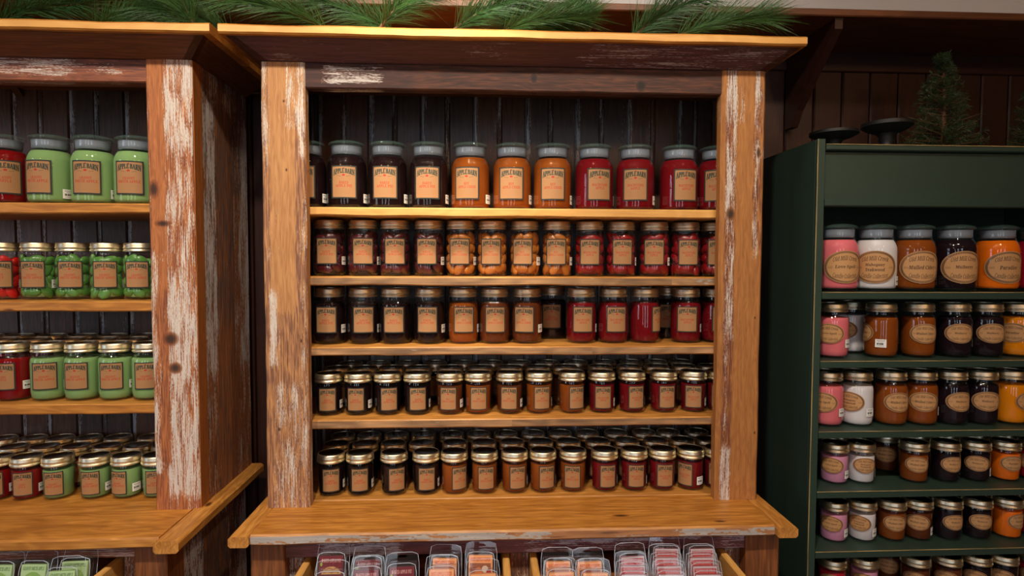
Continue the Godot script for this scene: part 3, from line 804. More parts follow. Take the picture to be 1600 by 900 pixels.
func oval_label(one: String, two: String) -> StandardMaterial3D:
	var w := 400
	var h := 280
	var im := Image.create(w, h, false, Image.FORMAT_RGB8)
	im.fill(rgb(190, 142, 92))
	var ink := rgb(58, 36, 22)
	# the rope border
	for k in 84:
		var a := TAU * k / 84.0
		for s in 10:
			var rr := 0.86 + 0.010 * s
			var aa := a + s * 0.006
			dot_into(im, 200 + 200 * rr * cos(aa), 140 + 140 * rr * sin(aa), 3.0, 3.0, ink)
	text_into(im, "Old Mill Creek", ink, func(n: Vector2) -> Vector2:
		var x := lerpf(86, 314, n.x)
		var k := pow((x - 200.0) / 120.0, 2)
		return Vector2(x, lerpf(82, 44, n.y) + 16.0 * k), false, true, 0.03)
	text_into(im, "Candle Collection", ink, func(n: Vector2) -> Vector2:
		var x := lerpf(88, 312, n.x)
		var k := pow((x - 200.0) / 120.0, 2)
		return Vector2(x, lerpf(238, 198, n.y) - 12.0 * k), false, true, 0.03)
	if two:
		text_into(im, one, ink, straight(118, 282, 108, 138), true, true, 0.02)
		text_into(im, two, ink, straight(118, 282, 148, 176), true, true, 0.02)
	elif one:
		text_into(im, one, ink, straight(200 - 9.5 * one.length(), 200 + 9.5 * one.length(), 124, 158), true, true, 0.02)
	for s in [[40, 84], [318, 362]]:
		im.fill_rect(Rect2i(s[0], 138, s[1] - s[0], 3), rgb(110, 76, 48))
		im.fill_rect(Rect2i(s[0], 148, s[1] - s[0], 3), rgb(110, 76, 48))
	return finish(im)

func price_label() -> StandardMaterial3D:
	var r := RandomNumberGenerator.new()
	r.seed = 9
	var im := Image.create(128, 96, false, Image.FORMAT_RGB8)
	im.fill(rgb(232, 230, 224))
	strokes(im, 20, 108, 14, 6, rgb(90, 90, 92), r)
	strokes(im, 34, 94, 28, 6, rgb(120, 120, 122), r)
	for k in 40:
		if r.randf() < 0.6:
			im.fill_rect(Rect2i(16 + k * 2, 44, 2, 22), rgb(60, 60, 62))
	strokes(im, 24, 104, 76, 6, rgb(120, 120, 122), r)
	return finish(im)

# ---------------------------------------------------------------- jars
# a rectangle wrapped on a cylinder of radius r, facing +z
func wrap_mesh(r: float, half: float, y0: float, y1: float) -> ArrayMesh:
	var st := new_st()
	var n := 10
	for k in n:
		var a := lerpf(-half, half, float(k) / n)
		var b := lerpf(-half, half, float(k + 1) / n)
		var pa := Vector3(sin(a), 0, cos(a))
		var pb := Vector3(sin(b), 0, cos(b))
		var c := [[pa * r + Vector3(0, y1, 0), pa, Vector2(float(k) / n, 0)], [pb * r + Vector3(0, y1, 0), pb, Vector2(float(k + 1) / n, 0)], [pb * r + Vector3(0, y0, 0), pb, Vector2(float(k + 1) / n, 1)], [pa * r + Vector3(0, y0, 0), pa, Vector2(float(k) / n, 1)]]
		for q in [0, 1, 2, 0, 2, 3]:
			st.set_normal(c[q][1]); st.set_uv(c[q][2]); st.add_vertex(c[q][0])
	return st.commit()

func oval_mesh(r: float, half: float, yc: float, hy: float) -> ArrayMesh:
	var st := new_st()
	var n := 30
	for ring in 4:
		for k in n:
			var c := []
			for e in [[ring, k], [ring, k + 1], [ring + 1, k + 1], [ring + 1, k]]:
				var q: float = e[0] / 4.0
				var a: float = TAU * e[1] / n
				var th := half * q * cos(a)
				var nn := Vector3(sin(th), 0, cos(th))
				c.append([nn * r + Vector3(0, yc + hy * q * sin(a), 0), nn, Vector2(0.5 + 0.5 * q * cos(a), 0.5 - 0.5 * q * sin(a))])
			for q in ([0, 1, 2, 0, 2, 3] if ring > 0 else [0, 2, 3]):
				st.set_normal(c[q][1]); st.set_uv(c[q][2]); st.add_vertex(c[q][0])
	return st.commit()

func make_jar_meshes() -> void:
	# large jar with a glass lid
	jm.L = {"r": 0.0535,
		"glass": lathe([[0.0, 0.004], [0.044, 0.002], [0.049, 0.001], [0.0522, 0.005], [0.0535, 0.012], [0.0535, 0.114], [0.0528, 0.121], [0.0505, 0.129], [0.0468, 0.136], [0.0435, 0.140], [0.0418, 0.145], [0.0416, 0.166], [0.0432, 0.169]], 40),
		"wax": lathe([[0.0, 0.008], [0.046, 0.008], [0.0500, 0.012], [0.0508, 0.018], [0.0508, 0.114], [0.0500, 0.120], [0.0478, 0.127], [0.0444, 0.134], [0.041, 0.139], [0.0, 0.1395]], 32),
		"lid": lathe([[0.0, 0.170], [0.046, 0.1695], [0.0478, 0.171], [0.0480, 0.1745], [0.046, 0.177], [0.036, 0.181], [0.020, 0.1845], [0.0, 0.186]], 36),
		"seal": lathe([[0.0, 0.146], [0.0372, 0.1455], [0.0382, 0.148], [0.0400, 0.150], [0.0395, 0.156], [0.0402, 0.160], [0.0405, 0.167], [0.0, 0.168]], 32),
		"label": wrap_mesh(0.0539, 0.645, 0.026, 0.112), "oval": oval_mesh(0.0539, 1.06, 0.066, 0.044), "sticker": wrap_mesh(0.0539, 0.29, 0.017, 0.041)}
	# tall jar with a screw lid
	jm.T = {"r": 0.0418,
		"glass": lathe([[0.0, 0.005], [0.030, 0.003], [0.034, 0.001], [0.0385, 0.004], [0.0408, 0.010], [0.0414, 0.020], [0.0418, 0.024], [0.0418, 0.100], [0.0412, 0.106], [0.0392, 0.112], [0.0362, 0.117], [0.0350, 0.119], [0.0356, 0.121], [0.0350, 0.123], [0.0350, 0.132]], 36),
		"wax": lathe([[0.0, 0.007], [0.034, 0.006], [0.0375, 0.010], [0.0394, 0.022], [0.0396, 0.100], [0.0388, 0.106], [0.037, 0.110], [0.0, 0.1115]], 30),
		"core": lathe([[0.0, 0.007], [0.030, 0.007], [0.034, 0.014], [0.034, 0.100], [0.030, 0.108], [0.0, 0.110]], 20),
		"lid": lathe([[0.0350, 0.126], [0.0382, 0.126], [0.0388, 0.1275], [0.0388, 0.1295], [0.0364, 0.1315], [0.0364, 0.133], [0.0384, 0.135], [0.0384, 0.1375], [0.0374, 0.1395], [0.0374, 0.1445], [0.0364, 0.1475], [0.0350, 0.149], [0.0335, 0.149], [0.0335, 0.1478]], 36),
		"disc": lathe([[0.0337, 0.1460], [0.0337, 0.1476], [0.031, 0.1470], [0.0295, 0.1464], [0.0, 0.1466]], 30),
		"label": wrap_mesh(0.0423, 0.69, 0.031, 0.101), "oval": oval_mesh(0.0423, 0.92, 0.068, 0.027), "sticker": wrap_mesh(0.0423, 0.32, 0.030, 0.052)}
	# small straight jar with a screw lid
	jm.S = {"r": 0.0375,
		"glass": lathe([[0.0, 0.004], [0.026, 0.002], [0.030, 0.001], [0.0335, 0.004], [0.0346, 0.010], [0.0358, 0.080], [0.0355, 0.086], [0.0342, 0.090], [0.034, 0.096]], 32),
		"wax": lathe([[0.0, 0.006], [0.029, 0.006], [0.0322, 0.010], [0.0334, 0.075], [0.0325, 0.0775], [0.0, 0.078]], 26),
		"lid": lathe([[0.0340, 0.089], [0.0368, 0.089], [0.0375, 0.0905], [0.0375, 0.0935], [0.0351, 0.0955], [0.0351, 0.097], [0.0370, 0.099], [0.0370, 0.102], [0.0361, 0.104], [0.0361, 0.1075], [0.0350, 0.1105], [0.0338, 0.1115], [0.0322, 0.1115], [0.0322, 0.1102]], 34),
		"disc": lathe([[0.0324, 0.1085], [0.0324, 0.1100], [0.030, 0.1095], [0.0285, 0.1089], [0.0, 0.1091]], 28),
		"label": wrap_mesh(0.0361, 0.66, 0.014, 0.076), "oval": oval_mesh(0.0361, 0.90, 0.054, 0.0215), "sticker": wrap_mesh(0.0358, 0.34, 0.018, 0.040)}
	jm.slice = sphere_mesh(1.0, 8)

# colour key: [words, wax, wet fruit slice, printed label]
func flavours() -> Dictionary:
	var pie := barn_label("BAKED", "APPLE PIE", 206)
	var cider := barn_label("HOT", "APPLE CIDER", 226)
	var mac := barn_label("MACINTOSH", "APPLE", 116)
	var granny := barn_label("GRANNY", "SMITH APPLE", 246)
	var candy := barn_label("CANDY", "APPLE", 116)
	var love := oval_label("Love Spell", "")
	var teak := oval_label("Mahogany", "Teakwood")
	var mulled := oval_label("Mulled Cider", "")
	var mulb := oval_label("Mulberry", "")
	var para := oval_label("Paradise", "")
	var plain := oval_label("", "")
	var d := {
		"d": ["dark maroon", rgb(22, 4, 6), rgb(70, 8, 17), pie, plain],
		"a": ["amber", rgb(130, 64, 14), rgb(166, 98, 30), cider, mulled],
		"b": ["brown", rgb(92, 42, 14), rgb(160, 90, 30), cider, mulled],
		"m": ["deep red", rgb(106, 7, 16), rgb(132, 10, 16), mac, plain],
		"g": ["green", rgb(126, 161, 102), rgb(76, 128, 54), granny, plain],
		"c": ["cherry red", rgb(124, 8, 12), rgb(190, 18, 14), candy, plain],
		"p": ["pink", rgb(214, 108, 116), Color.WHITE, love, love],
		"l": ["lilac pink", rgb(206, 140, 172), Color.WHITE, love, love],
		"w": ["white", rgb(214, 210, 212), Color.WHITE, teak, teak],
		"u": ["dark purple", rgb(26, 11, 19), Color.WHITE, mulb, mulb],
		"n": ["bright orange", rgb(232, 112, 12), Color.WHITE, para, para],
		"o": ["golden orange", rgb(224, 134, 8), Color.WHITE, para, para],
		"r": ["crimson", rgb(176, 24, 48), Color.WHITE, plain, plain],
	}
	for k in d:
		var wax := mat(d[k][1], 0.9)
		wax.metallic_specular = 0.0
		var sl := mat(d[k][2], 0.3)
		d[k].append(wax)
		d[k].append(sl)
	return d

const ORD := ["first", "second", "third", "fourth", "fifth", "sixth", "seventh", "eighth", "ninth", "tenth", "eleventh", "twelfth", "thirteenth", "fourteenth", "fifteenth"]

func jar(kind: String, style: int, fruit: bool, fl: Array, at: Vector3, turn: float, label: String, group: String, sticker: bool) -> void:
	var k: Dictionary = jm[kind]
	var t := thing("candle_jar", label, "candle jar", at, turn, group)
	part(t, "glass_jar", k.glass, mats.glass)
	if fruit:
		part(t, "wax", k.core, fl[5])
		var r := RandomNumberGenerator.new()
		r.seed = int(absf(at.x) * 10000.0) + 3
		for ring in 4:
			for j in 5:
				var a := -1.8 + j * 0.88 + (0.44 if ring % 2 else 0.0) + r.randf_range(-0.12, 0.12)
				var s := part(t, "fruit_slice", jm.slice, fl[6], Vector3(sin(a) * 0.0305, 0.0215 + ring * 0.0265 + r.randf_range(-0.003, 0.003), cos(a) * 0.0305))
				s.rotation = Vector3(r.randf_range(-0.3, 0.3), a, r.randf_range(-1.1, 1.1))
				s.scale = Vector3(0.0200, 0.0125, 0.0082)
	else:
		part(t, "wax", k.wax, fl[5])
	if kind == "L":
		part(t, "seal", k.seal, mats.seal)
		part(t, "lid", k.lid, mats.lidglass)
	else:
		var l := part(t, "lid", k.lid, mats.gold)
		part(l, "lid_disc", k.disc, mats.golddisc)
	part(t, "label", k.label if style == 0 else k.oval, fl[3 + style])
	if sticker:
		var s := part(t, "price_sticker", k.sticker, mats.sticker)
		s.rotation.y = 1.35

func fill_shelves() -> void:
	mats.sticker = price_label()
	var fl := flavours()
	for row in rows():
		var i := 0
		for j in row.jars:
			var words: String = fl[j[2]][0]
			var label := ""
			if row.depth == 0:
				label = "%s candle jar with %s, %s from left on %s" % [words, "glass lid" if row.kind == "L" else "gold lid", ORD[i], row.place]
			else:
				label = "%s candle jar in %s row back, %s from left on %s" % [words, ORD[row.depth], ORD[i], row.place]
			jar(row.kind, row.style, row.get("fruit", false), fl[j[2]], Vector3(j[0], row.y + 0.0004, j[1]), deg_to_rad(j[3]), label, "candle jars on %s" % row.place, row.depth == 0 and (row.kind == "L" or i % 3 != 2))
			i += 1

# jars: [x, z, colour, turn]
func rows() -> Array:
	return [
		{"place": "middle cabinet's top shelf", "depth": 0, "y": 1.64, "kind": "L", "style": 0, "jars": [[-0.4765,-0.125,"d",3],[-0.3683,-0.125,"d",3],[-0.2591,-0.125,"d",0],[-0.1484,-0.125,"d",0],[-0.0353,-0.125,"a",-10],[0.0786,-0.125,"a",-5],[0.1898,-0.125,"a",-5],[0.3053,-0.125,"m",7],[0.4198,-0.125,"m",-13],[0.5423,-0.125,"m",5],[0.6511,-0.125,"m",-22]]},
		{"place": "middle cabinet's second shelf", "depth": 0, "y": 1.462, "kind": "T", "style": 0, "fruit": true, "jars": [[-0.4157,-0.12,"d",2],[-0.325,-0.12,"d",9],[-0.2402,-0.12,"d",8],[-0.1485,-0.12,"d",-4],[-0.0614,-0.12,"a",-3],[0.0244,-0.12,"a",-6],[0.1142,-0.12,"a",-14],[0.2027,-0.12,"a",-10],[0.2935,-0.12,"m",-8],[0.3811,-0.12,"m",-6],[0.4747,-0.12,"m",-16],[0.5627,-0.12,"m",-5],[0.6475,-0.12,"m",-10]]},
		{"place": "middle cabinet's third shelf", "depth": 0, "y": 1.28, "kind": "T", "style": 0, "jars": [[-0.4151,-0.11,"d",0],[-0.3244,-0.11,"d",11],[-0.2383,-0.11,"d",1],[-0.1465,-0.11,"d",-4],[-0.0542,-0.11,"a",4],[0.0315,-0.11,"b",1],[0.1195,-0.11,"b",-16],[0.2702,-0.11,"m",-2],[0.3594,-0.11,"m",2],[0.4474,-0.11,"m",52],[0.563,-0.11,"m",-12],[0.6502,-0.11,"m",3]]},
		{"place": "middle cabinet's third shelf", "depth": 1, "y": 1.28, "kind": "T", "style": 0, "jars": [[0.1996,-0.205,"d",-7],[0.5425,-0.205,"d",-10]]},
		{"place": "middle cabinet's fourth shelf", "depth": 0, "y": 1.0895, "kind": "S", "style": 0, "jars": [[-0.4164,-0.1,"d",7],[-0.3377,-0.1,"d",-1],[-0.2586,-0.1,"d",15],[-0.1792,-0.1,"d",9],[-0.0906,-0.1,"b",-5],[-0.0138,-0.1,"a",3],[0.0721,-0.1,"b",-5],[0.1532,-0.1,"a",11],[0.2436,-0.1,"a",19],[0.3273,-0.1,"m",-4],[0.4114,-0.1,"m",10],[0.4996,-0.1,"m",4],[0.5838,-0.1,"m",-17],[0.6601,-0.1,"m",-22]]},
		{"place": "middle cabinet's fourth shelf", "depth": 1, "y": 1.0895, "kind": "S", "style": 0, "jars": [[-0.4136,-0.185,"d",14],[-0.3374,-0.185,"d",11],[-0.2612,-0.185,"d",9],[-0.1847,-0.185,"d",6],[-0.0935,-0.185,"b",3],[-0.0073,-0.185,"a",0],[0.0776,-0.185,"a",-3],[0.1572,-0.185,"a",-5],[0.2372,-0.185,"a",-8],[0.3401,-0.185,"m",-11],[0.4247,-0.185,"m",-14],[0.506,-0.185,"m",-17],[0.5877,-0.185,"m",-19],[0.6639,-0.185,"m",-22]]},
		{"place": "middle cabinet's fourth shelf", "depth": 2, "y": 1.0895, "kind": "S", "style": 0, "jars": [[-0.3944,-0.265,"d",13],[-0.3113,-0.265,"d",10],[-0.2277,-0.265,"d",7],[-0.1438,-0.265,"d",5],[-0.0595,-0.265,"a",2],[0.0252,-0.265,"a",-1],[0.1103,-0.265,"a",-4],[0.1958,-0.265,"a",-6],[0.2817,-0.265,"m",-9],[0.368,-0.265,"m",-12],[0.4514,-0.265,"m",-14],[0.5276,-0.265,"m",-17],[0.6038,-0.265,"m",-19]]},
		{"place": "middle cabinet's counter", "depth": 0, "y": 0.874, "kind": "S", "style": 0, "jars": [[-0.4106,-0.095,"d",12],[-0.3334,-0.095,"d",9],[-0.242,-0.095,"d",22],[-0.1552,-0.095,"d",8],[-0.0785,-0.095,"a",30],[0.0039,-0.095,"a",8],[0.0866,-0.095,"a",13],[0.1645,-0.095,"a",16],[0.2481,-0.095,"a",-11],[0.3357,-0.095,"m",7],[0.4184,-0.095,"m",-1],[0.4978,-0.095,"m",-1],[0.5778,-0.095,"m",-47],[0.6541,-0.095,"m",-22]]},
		{"place": "middle cabinet's counter", "depth": 1, "y": 0.8735, "kind": "S", "style": 0, "jars": [[-0.4166,-0.178,"d",14],[-0.3355,-0.178,"d",11],[-0.2558,-0.178,"d",9],[-0.1757,-0.178,"d",6],[-0.0806,-0.178,"a",3],[0.0021,-0.178,"a",0],[0.0834,-0.178,"a",-3],[0.167,-0.178,"a",-6],[0.2471,-0.178,"a",-8],[0.3334,-0.178,"m",-11],[0.4181,-0.178,"m",-14],[0.5033,-0.178,"m",-17],[0.5831,-0.178,"m",-19],[0.6595,-0.178,"m",-21]]},
		{"place": "middle cabinet's counter", "depth": 2, "y": 0.8735, "kind": "S", "style": 0, "jars": [[-0.4179,-0.26,"d",13],[-0.3403,-0.26,"d",11],[-0.2586,-0.26,"d",8],[-0.1785,-0.26,"d",6],[-0.0941,-0.26,"a",3],[-0.0132,-0.26,"a",0],[0.068,-0.26,"a",-2],[0.1516,-0.26,"a",-5],[0.2336,-0.26,"m",-8],[0.316,-0.26,"m",-10],[0.4046,-0.26,"m",-13],[0.4914,-0.26,"m",-16],[0.5676,-0.26,"m",-18],[0.6553,-0.26,"m",-20]]},
		{"place": "white-post cabinet's top shelf", "depth": 0, "y": 1.645, "kind": "L", "style": 0, "jars": [[-1.2535,-0.12,"c",38],[-1.1369,-0.12,"g",-1],[-1.0267,-0.12,"g",11],[-0.9184,-0.12,"g",10]]},
		{"place": "white-post cabinet's second shelf", "depth": 0, "y": 1.3985, "kind": "T", "style": 0, "fruit": true, "jars": [[-1.2657,-0.12,"c",23],[-1.1761,-0.12,"g",14],[-1.0876,-0.12,"g",22],[-0.9996,-0.12,"g",22],[-0.9147,-0.12,"g",17]]},
		{"place": "white-post cabinet's third shelf", "depth": 0, "y": 1.1375, "kind": "T", "style": 0, "jars": [[-1.2286,-0.094,"c",2],[-1.1389,-0.094,"g",19],[-1.0541,-0.094,"g",9],[-0.9679,-0.094,"g",12],[-0.8831,-0.094,"g",17]]},
		{"place": "white-post cabinet's third shelf", "depth": 1, "y": 1.1375, "kind": "T", "style": 0, "jars": [[-1.3194,-0.179,"c",38],[-1.2346,-0.179,"c",36],[-1.1397,-0.179,"g",34],[-1.0549,-0.179,"g",32],[-0.9701,-0.179,"g",30]]},
		{"place": "white-post cabinet's third shelf", "depth": 2, "y": 1.1375, "kind": "T", "style": 0, "jars": [[-1.4274,-0.2645,"c",39],[-1.3421,-0.2645,"c",37],[-1.2491,-0.2645,"g",35],[-1.1629,-0.2645,"g",33],[-1.0781,-0.2645,"g",31],[-0.991,-0.2645,"g",29]]},
		{"place": "white-post cabinet's counter", "depth": 0, "y": 0.874, "kind": "S", "style": 0, "jars": [[-1.2826,-0.1,"c",17],[-1.2064,-0.1,"c",15],[-1.1275,-0.1,"g",13],[-1.032,-0.1,"g",8],[-0.9508,-0.1,"g",-10],[-0.8725,-0.1,"g",18]]},
		{"place": "white-post cabinet's counter", "depth": 1, "y": 0.874, "kind": "S", "style": 0, "jars": [[-1.3051,-0.185,"c",38],[-1.2227,-0.185,"c",36],[-1.1381,-0.185,"c",34],[-1.053,-0.185,"g",32],[-0.9698,-0.185,"g",30],[-0.8936,-0.185,"g",28]]},
		{"place": "white-post cabinet's counter", "depth": 2, "y": 0.874, "kind": "S", "style": 0, "jars": [[-1.397,-0.265,"c",38],[-1.3126,-0.265,"c",37],[-1.235,-0.265,"c",35],[-1.1553,-0.265,"g",33],[-1.0716,-0.265,"g",31],[-0.9764,-0.265,"g",29]]},
		{"place": "green unit's top shelf", "depth": 0, "y": 1.4238, "kind": "L", "style": 1, "jars": [[0.9713,-0.075,"p",-7],[1.0795,-0.075,"w",-34],[1.1887,-0.075,"a",-12],[1.3046,-0.075,"u",-11],[1.427,-0.075,"n",-9],[1.5502,-0.075,"r",-9]]},
		{"place": "green unit's second shelf", "depth": 0, "y": 1.2415, "kind": "T", "style": 1, "jars": [[0.9627,-0.075,"p",-41],[1.1015,-0.075,"a",-111],[1.2082,-0.075,"a",-11],[1.3119,-0.075,"u",-16],[1.4051,-0.075,"u",-18],[1.4949,-0.075,"o",-55],[1.5929,-0.075,"r",-45]]},
		{"place": "green unit's second shelf", "depth": 1, "y": 1.2415, "kind": "T", "style": 1, "jars": [[1.0684,-0.16,"w",-58]]},
		{"place": "green unit's third shelf", "depth": 0, "y": 1.0535, "kind": "T", "style": 1, "jars": [[0.953,-0.075,"p",-45],[1.0378,-0.075,"w",-58],[1.1351,-0.075,"a",-4],[1.2221,-0.075,"a",-24],[1.3096,-0.075,"u",-2],[1.3975,-0.075,"u",-17],[1.4823,-0.075,"o",27],[1.5787,-0.075,"r",-45]]},
		{"place": "green unit's fourth shelf", "depth": 0, "y": 0.8915, "kind": "S", "style": 1, "jars": [[0.9782,-0.075,"l",-42],[1.0544,-0.075,"w",-12],[1.2082,-0.075,"a",-19],[1.2998,-0.075,"u",-3],[1.3881,-0.075,"u",-31],[1.475,-0.075,"n",-7],[1.5605,-0.075,"r",-55]]},
		{"place": "green unit's fourth shelf", "depth": 1, "y": 0.8915, "kind": "S", "style": 1, "jars": [[1.0472,-0.16,"l",-32],[1.1833,-0.16,"b",-30],[1.2812,-0.16,"a",-38],[1.3718,-0.16,"u",-40],[1.4628,-0.16,"u",-41],[1.5543,-0.16,"n",-43]]},
		{"place": "green unit's fifth shelf", "depth": 0, "y": 0.728, "kind": "S", "style": 1, "jars": [[0.9812,-0.075,"l",-42],[1.0627,-0.075,"w",-45],[1.1483,-0.075,"a",-15],[1.225,-0.075,"b",-35],[1.3114,-0.075,"u",-3],[1.3984,-0.075,"u",-17],[1.4876,-0.075,"n",12],[1.5716,-0.075,"r",-34]]},
		{"place": "green unit's fifth shelf", "depth": 1, "y": 0.728, "kind": "S", "style": 1, "jars": [[1.0598,-0.16,"l",-33],[1.1653,-0.16,"w",-35],[1.2635,-0.16,"a",-37],[1.3623,-0.16,"u",-39],[1.4496,-0.16,"u",-41],[1.5374,-0.16,"n",-43],[1.6297,-0.16,"r",-44]]},
		{"place": "green unit's bottom shelf", "depth": 0, "y": 0.565, "kind": "S", "style": 1, "jars": [[0.981,-0.075,"r",-32],[1.074,-0.075,"l",-34],[1.2238,-0.075,"b",-38],[1.3162,-0.075,"b",-40],[1.4034,-0.075,"u",-42],[1.4815,-0.075,"u",-43],[1.5735,-0.075,"r",-45]]},
		{"place": "green unit's bottom shelf", "depth": 1, "y": 0.565, "kind": "S", "style": 1, "jars": [[1.0861,-0.15,"l",-33],[1.1975,-0.15,"b",-36],[1.2958,-0.15,"b",-38],[1.3848,-0.15,"u",-40],[1.4802,-0.15,"u",-42],[1.5721,-0.15,"r",-44]]},
	]

# ---------------------------------------------------------------- packs of wax melts in the open drawers
func card(kind: String) -> StandardMaterial3D:
	var im := Image.create(160, 168, false, Image.FORMAT_RGB8)
	var r := RandomNumberGenerator.new()
	r.seed = 21
	if kind == "pie":
		im.fill(rgb(112, 20, 32))
		dot_into(im, 82, 116, 66, 52, rgb(206, 160, 96))
		for k in 5:
			for s in 26:
				dot_into(im, 30 + s * 4, 78 + k * 20 + sin(s * 0.5 + k) * 4, 3, 3, rgb(150, 96, 46))
		dot_into(im, 14, 50, 8, 12, rgb(150, 170, 60))
		text_into(im, "BAKED APPLE PIE", rgb(232, 206, 190), straight(16, 144, 18, 38))
	elif kind == "cider":
		im.fill(rgb(236, 166, 112))
		im.fill_rect(Rect2i(10, 48, 140, 110), rgb(150, 86, 60))
		dot_into(im, 66, 110, 26, 40, rgb(216, 116, 22))
		dot_into(im, 110, 84, 22, 22, rgb(228, 206, 184))
		dot_into(im, 136, 106, 18, 24, rgb(170, 30, 30))
		dot_into(im, 28, 126, 18, 12, rgb(94, 40, 30))
		text_into(im, "HOT APPLE CIDER", rgb(206, 70, 30), straight(14, 146, 14, 36))
	elif kind == "mac":
		im.fill(rgb(206, 196, 204))
		im.fill_rect(Rect2i(8, 12, 144, 36), rgb(204, 30, 34))
		text_into(im, "MACINTOSH APPLE", rgb(240, 190, 186), straight(18, 142, 20, 40))
		for k in 9:
			dot_into(im, 28 + (k % 3) * 52, 76 + (k / 3) * 34, 24, 18, rgb(176, 24, 34).lerp(rgb(214, 90, 80), r.randf()))
	else:
		im.fill(rgb(176, 206, 150))
		dot_into(im, 80, 100, 60, 56, rgb(132, 172, 84))
		dot_into(im, 62, 84, 20, 18, rgb(190, 214, 150))
		text_into(im, "GRANNY SMITH APPLE", rgb(70, 104, 50), straight(12, 148, 14, 34))
	return finish(im, 0.5)

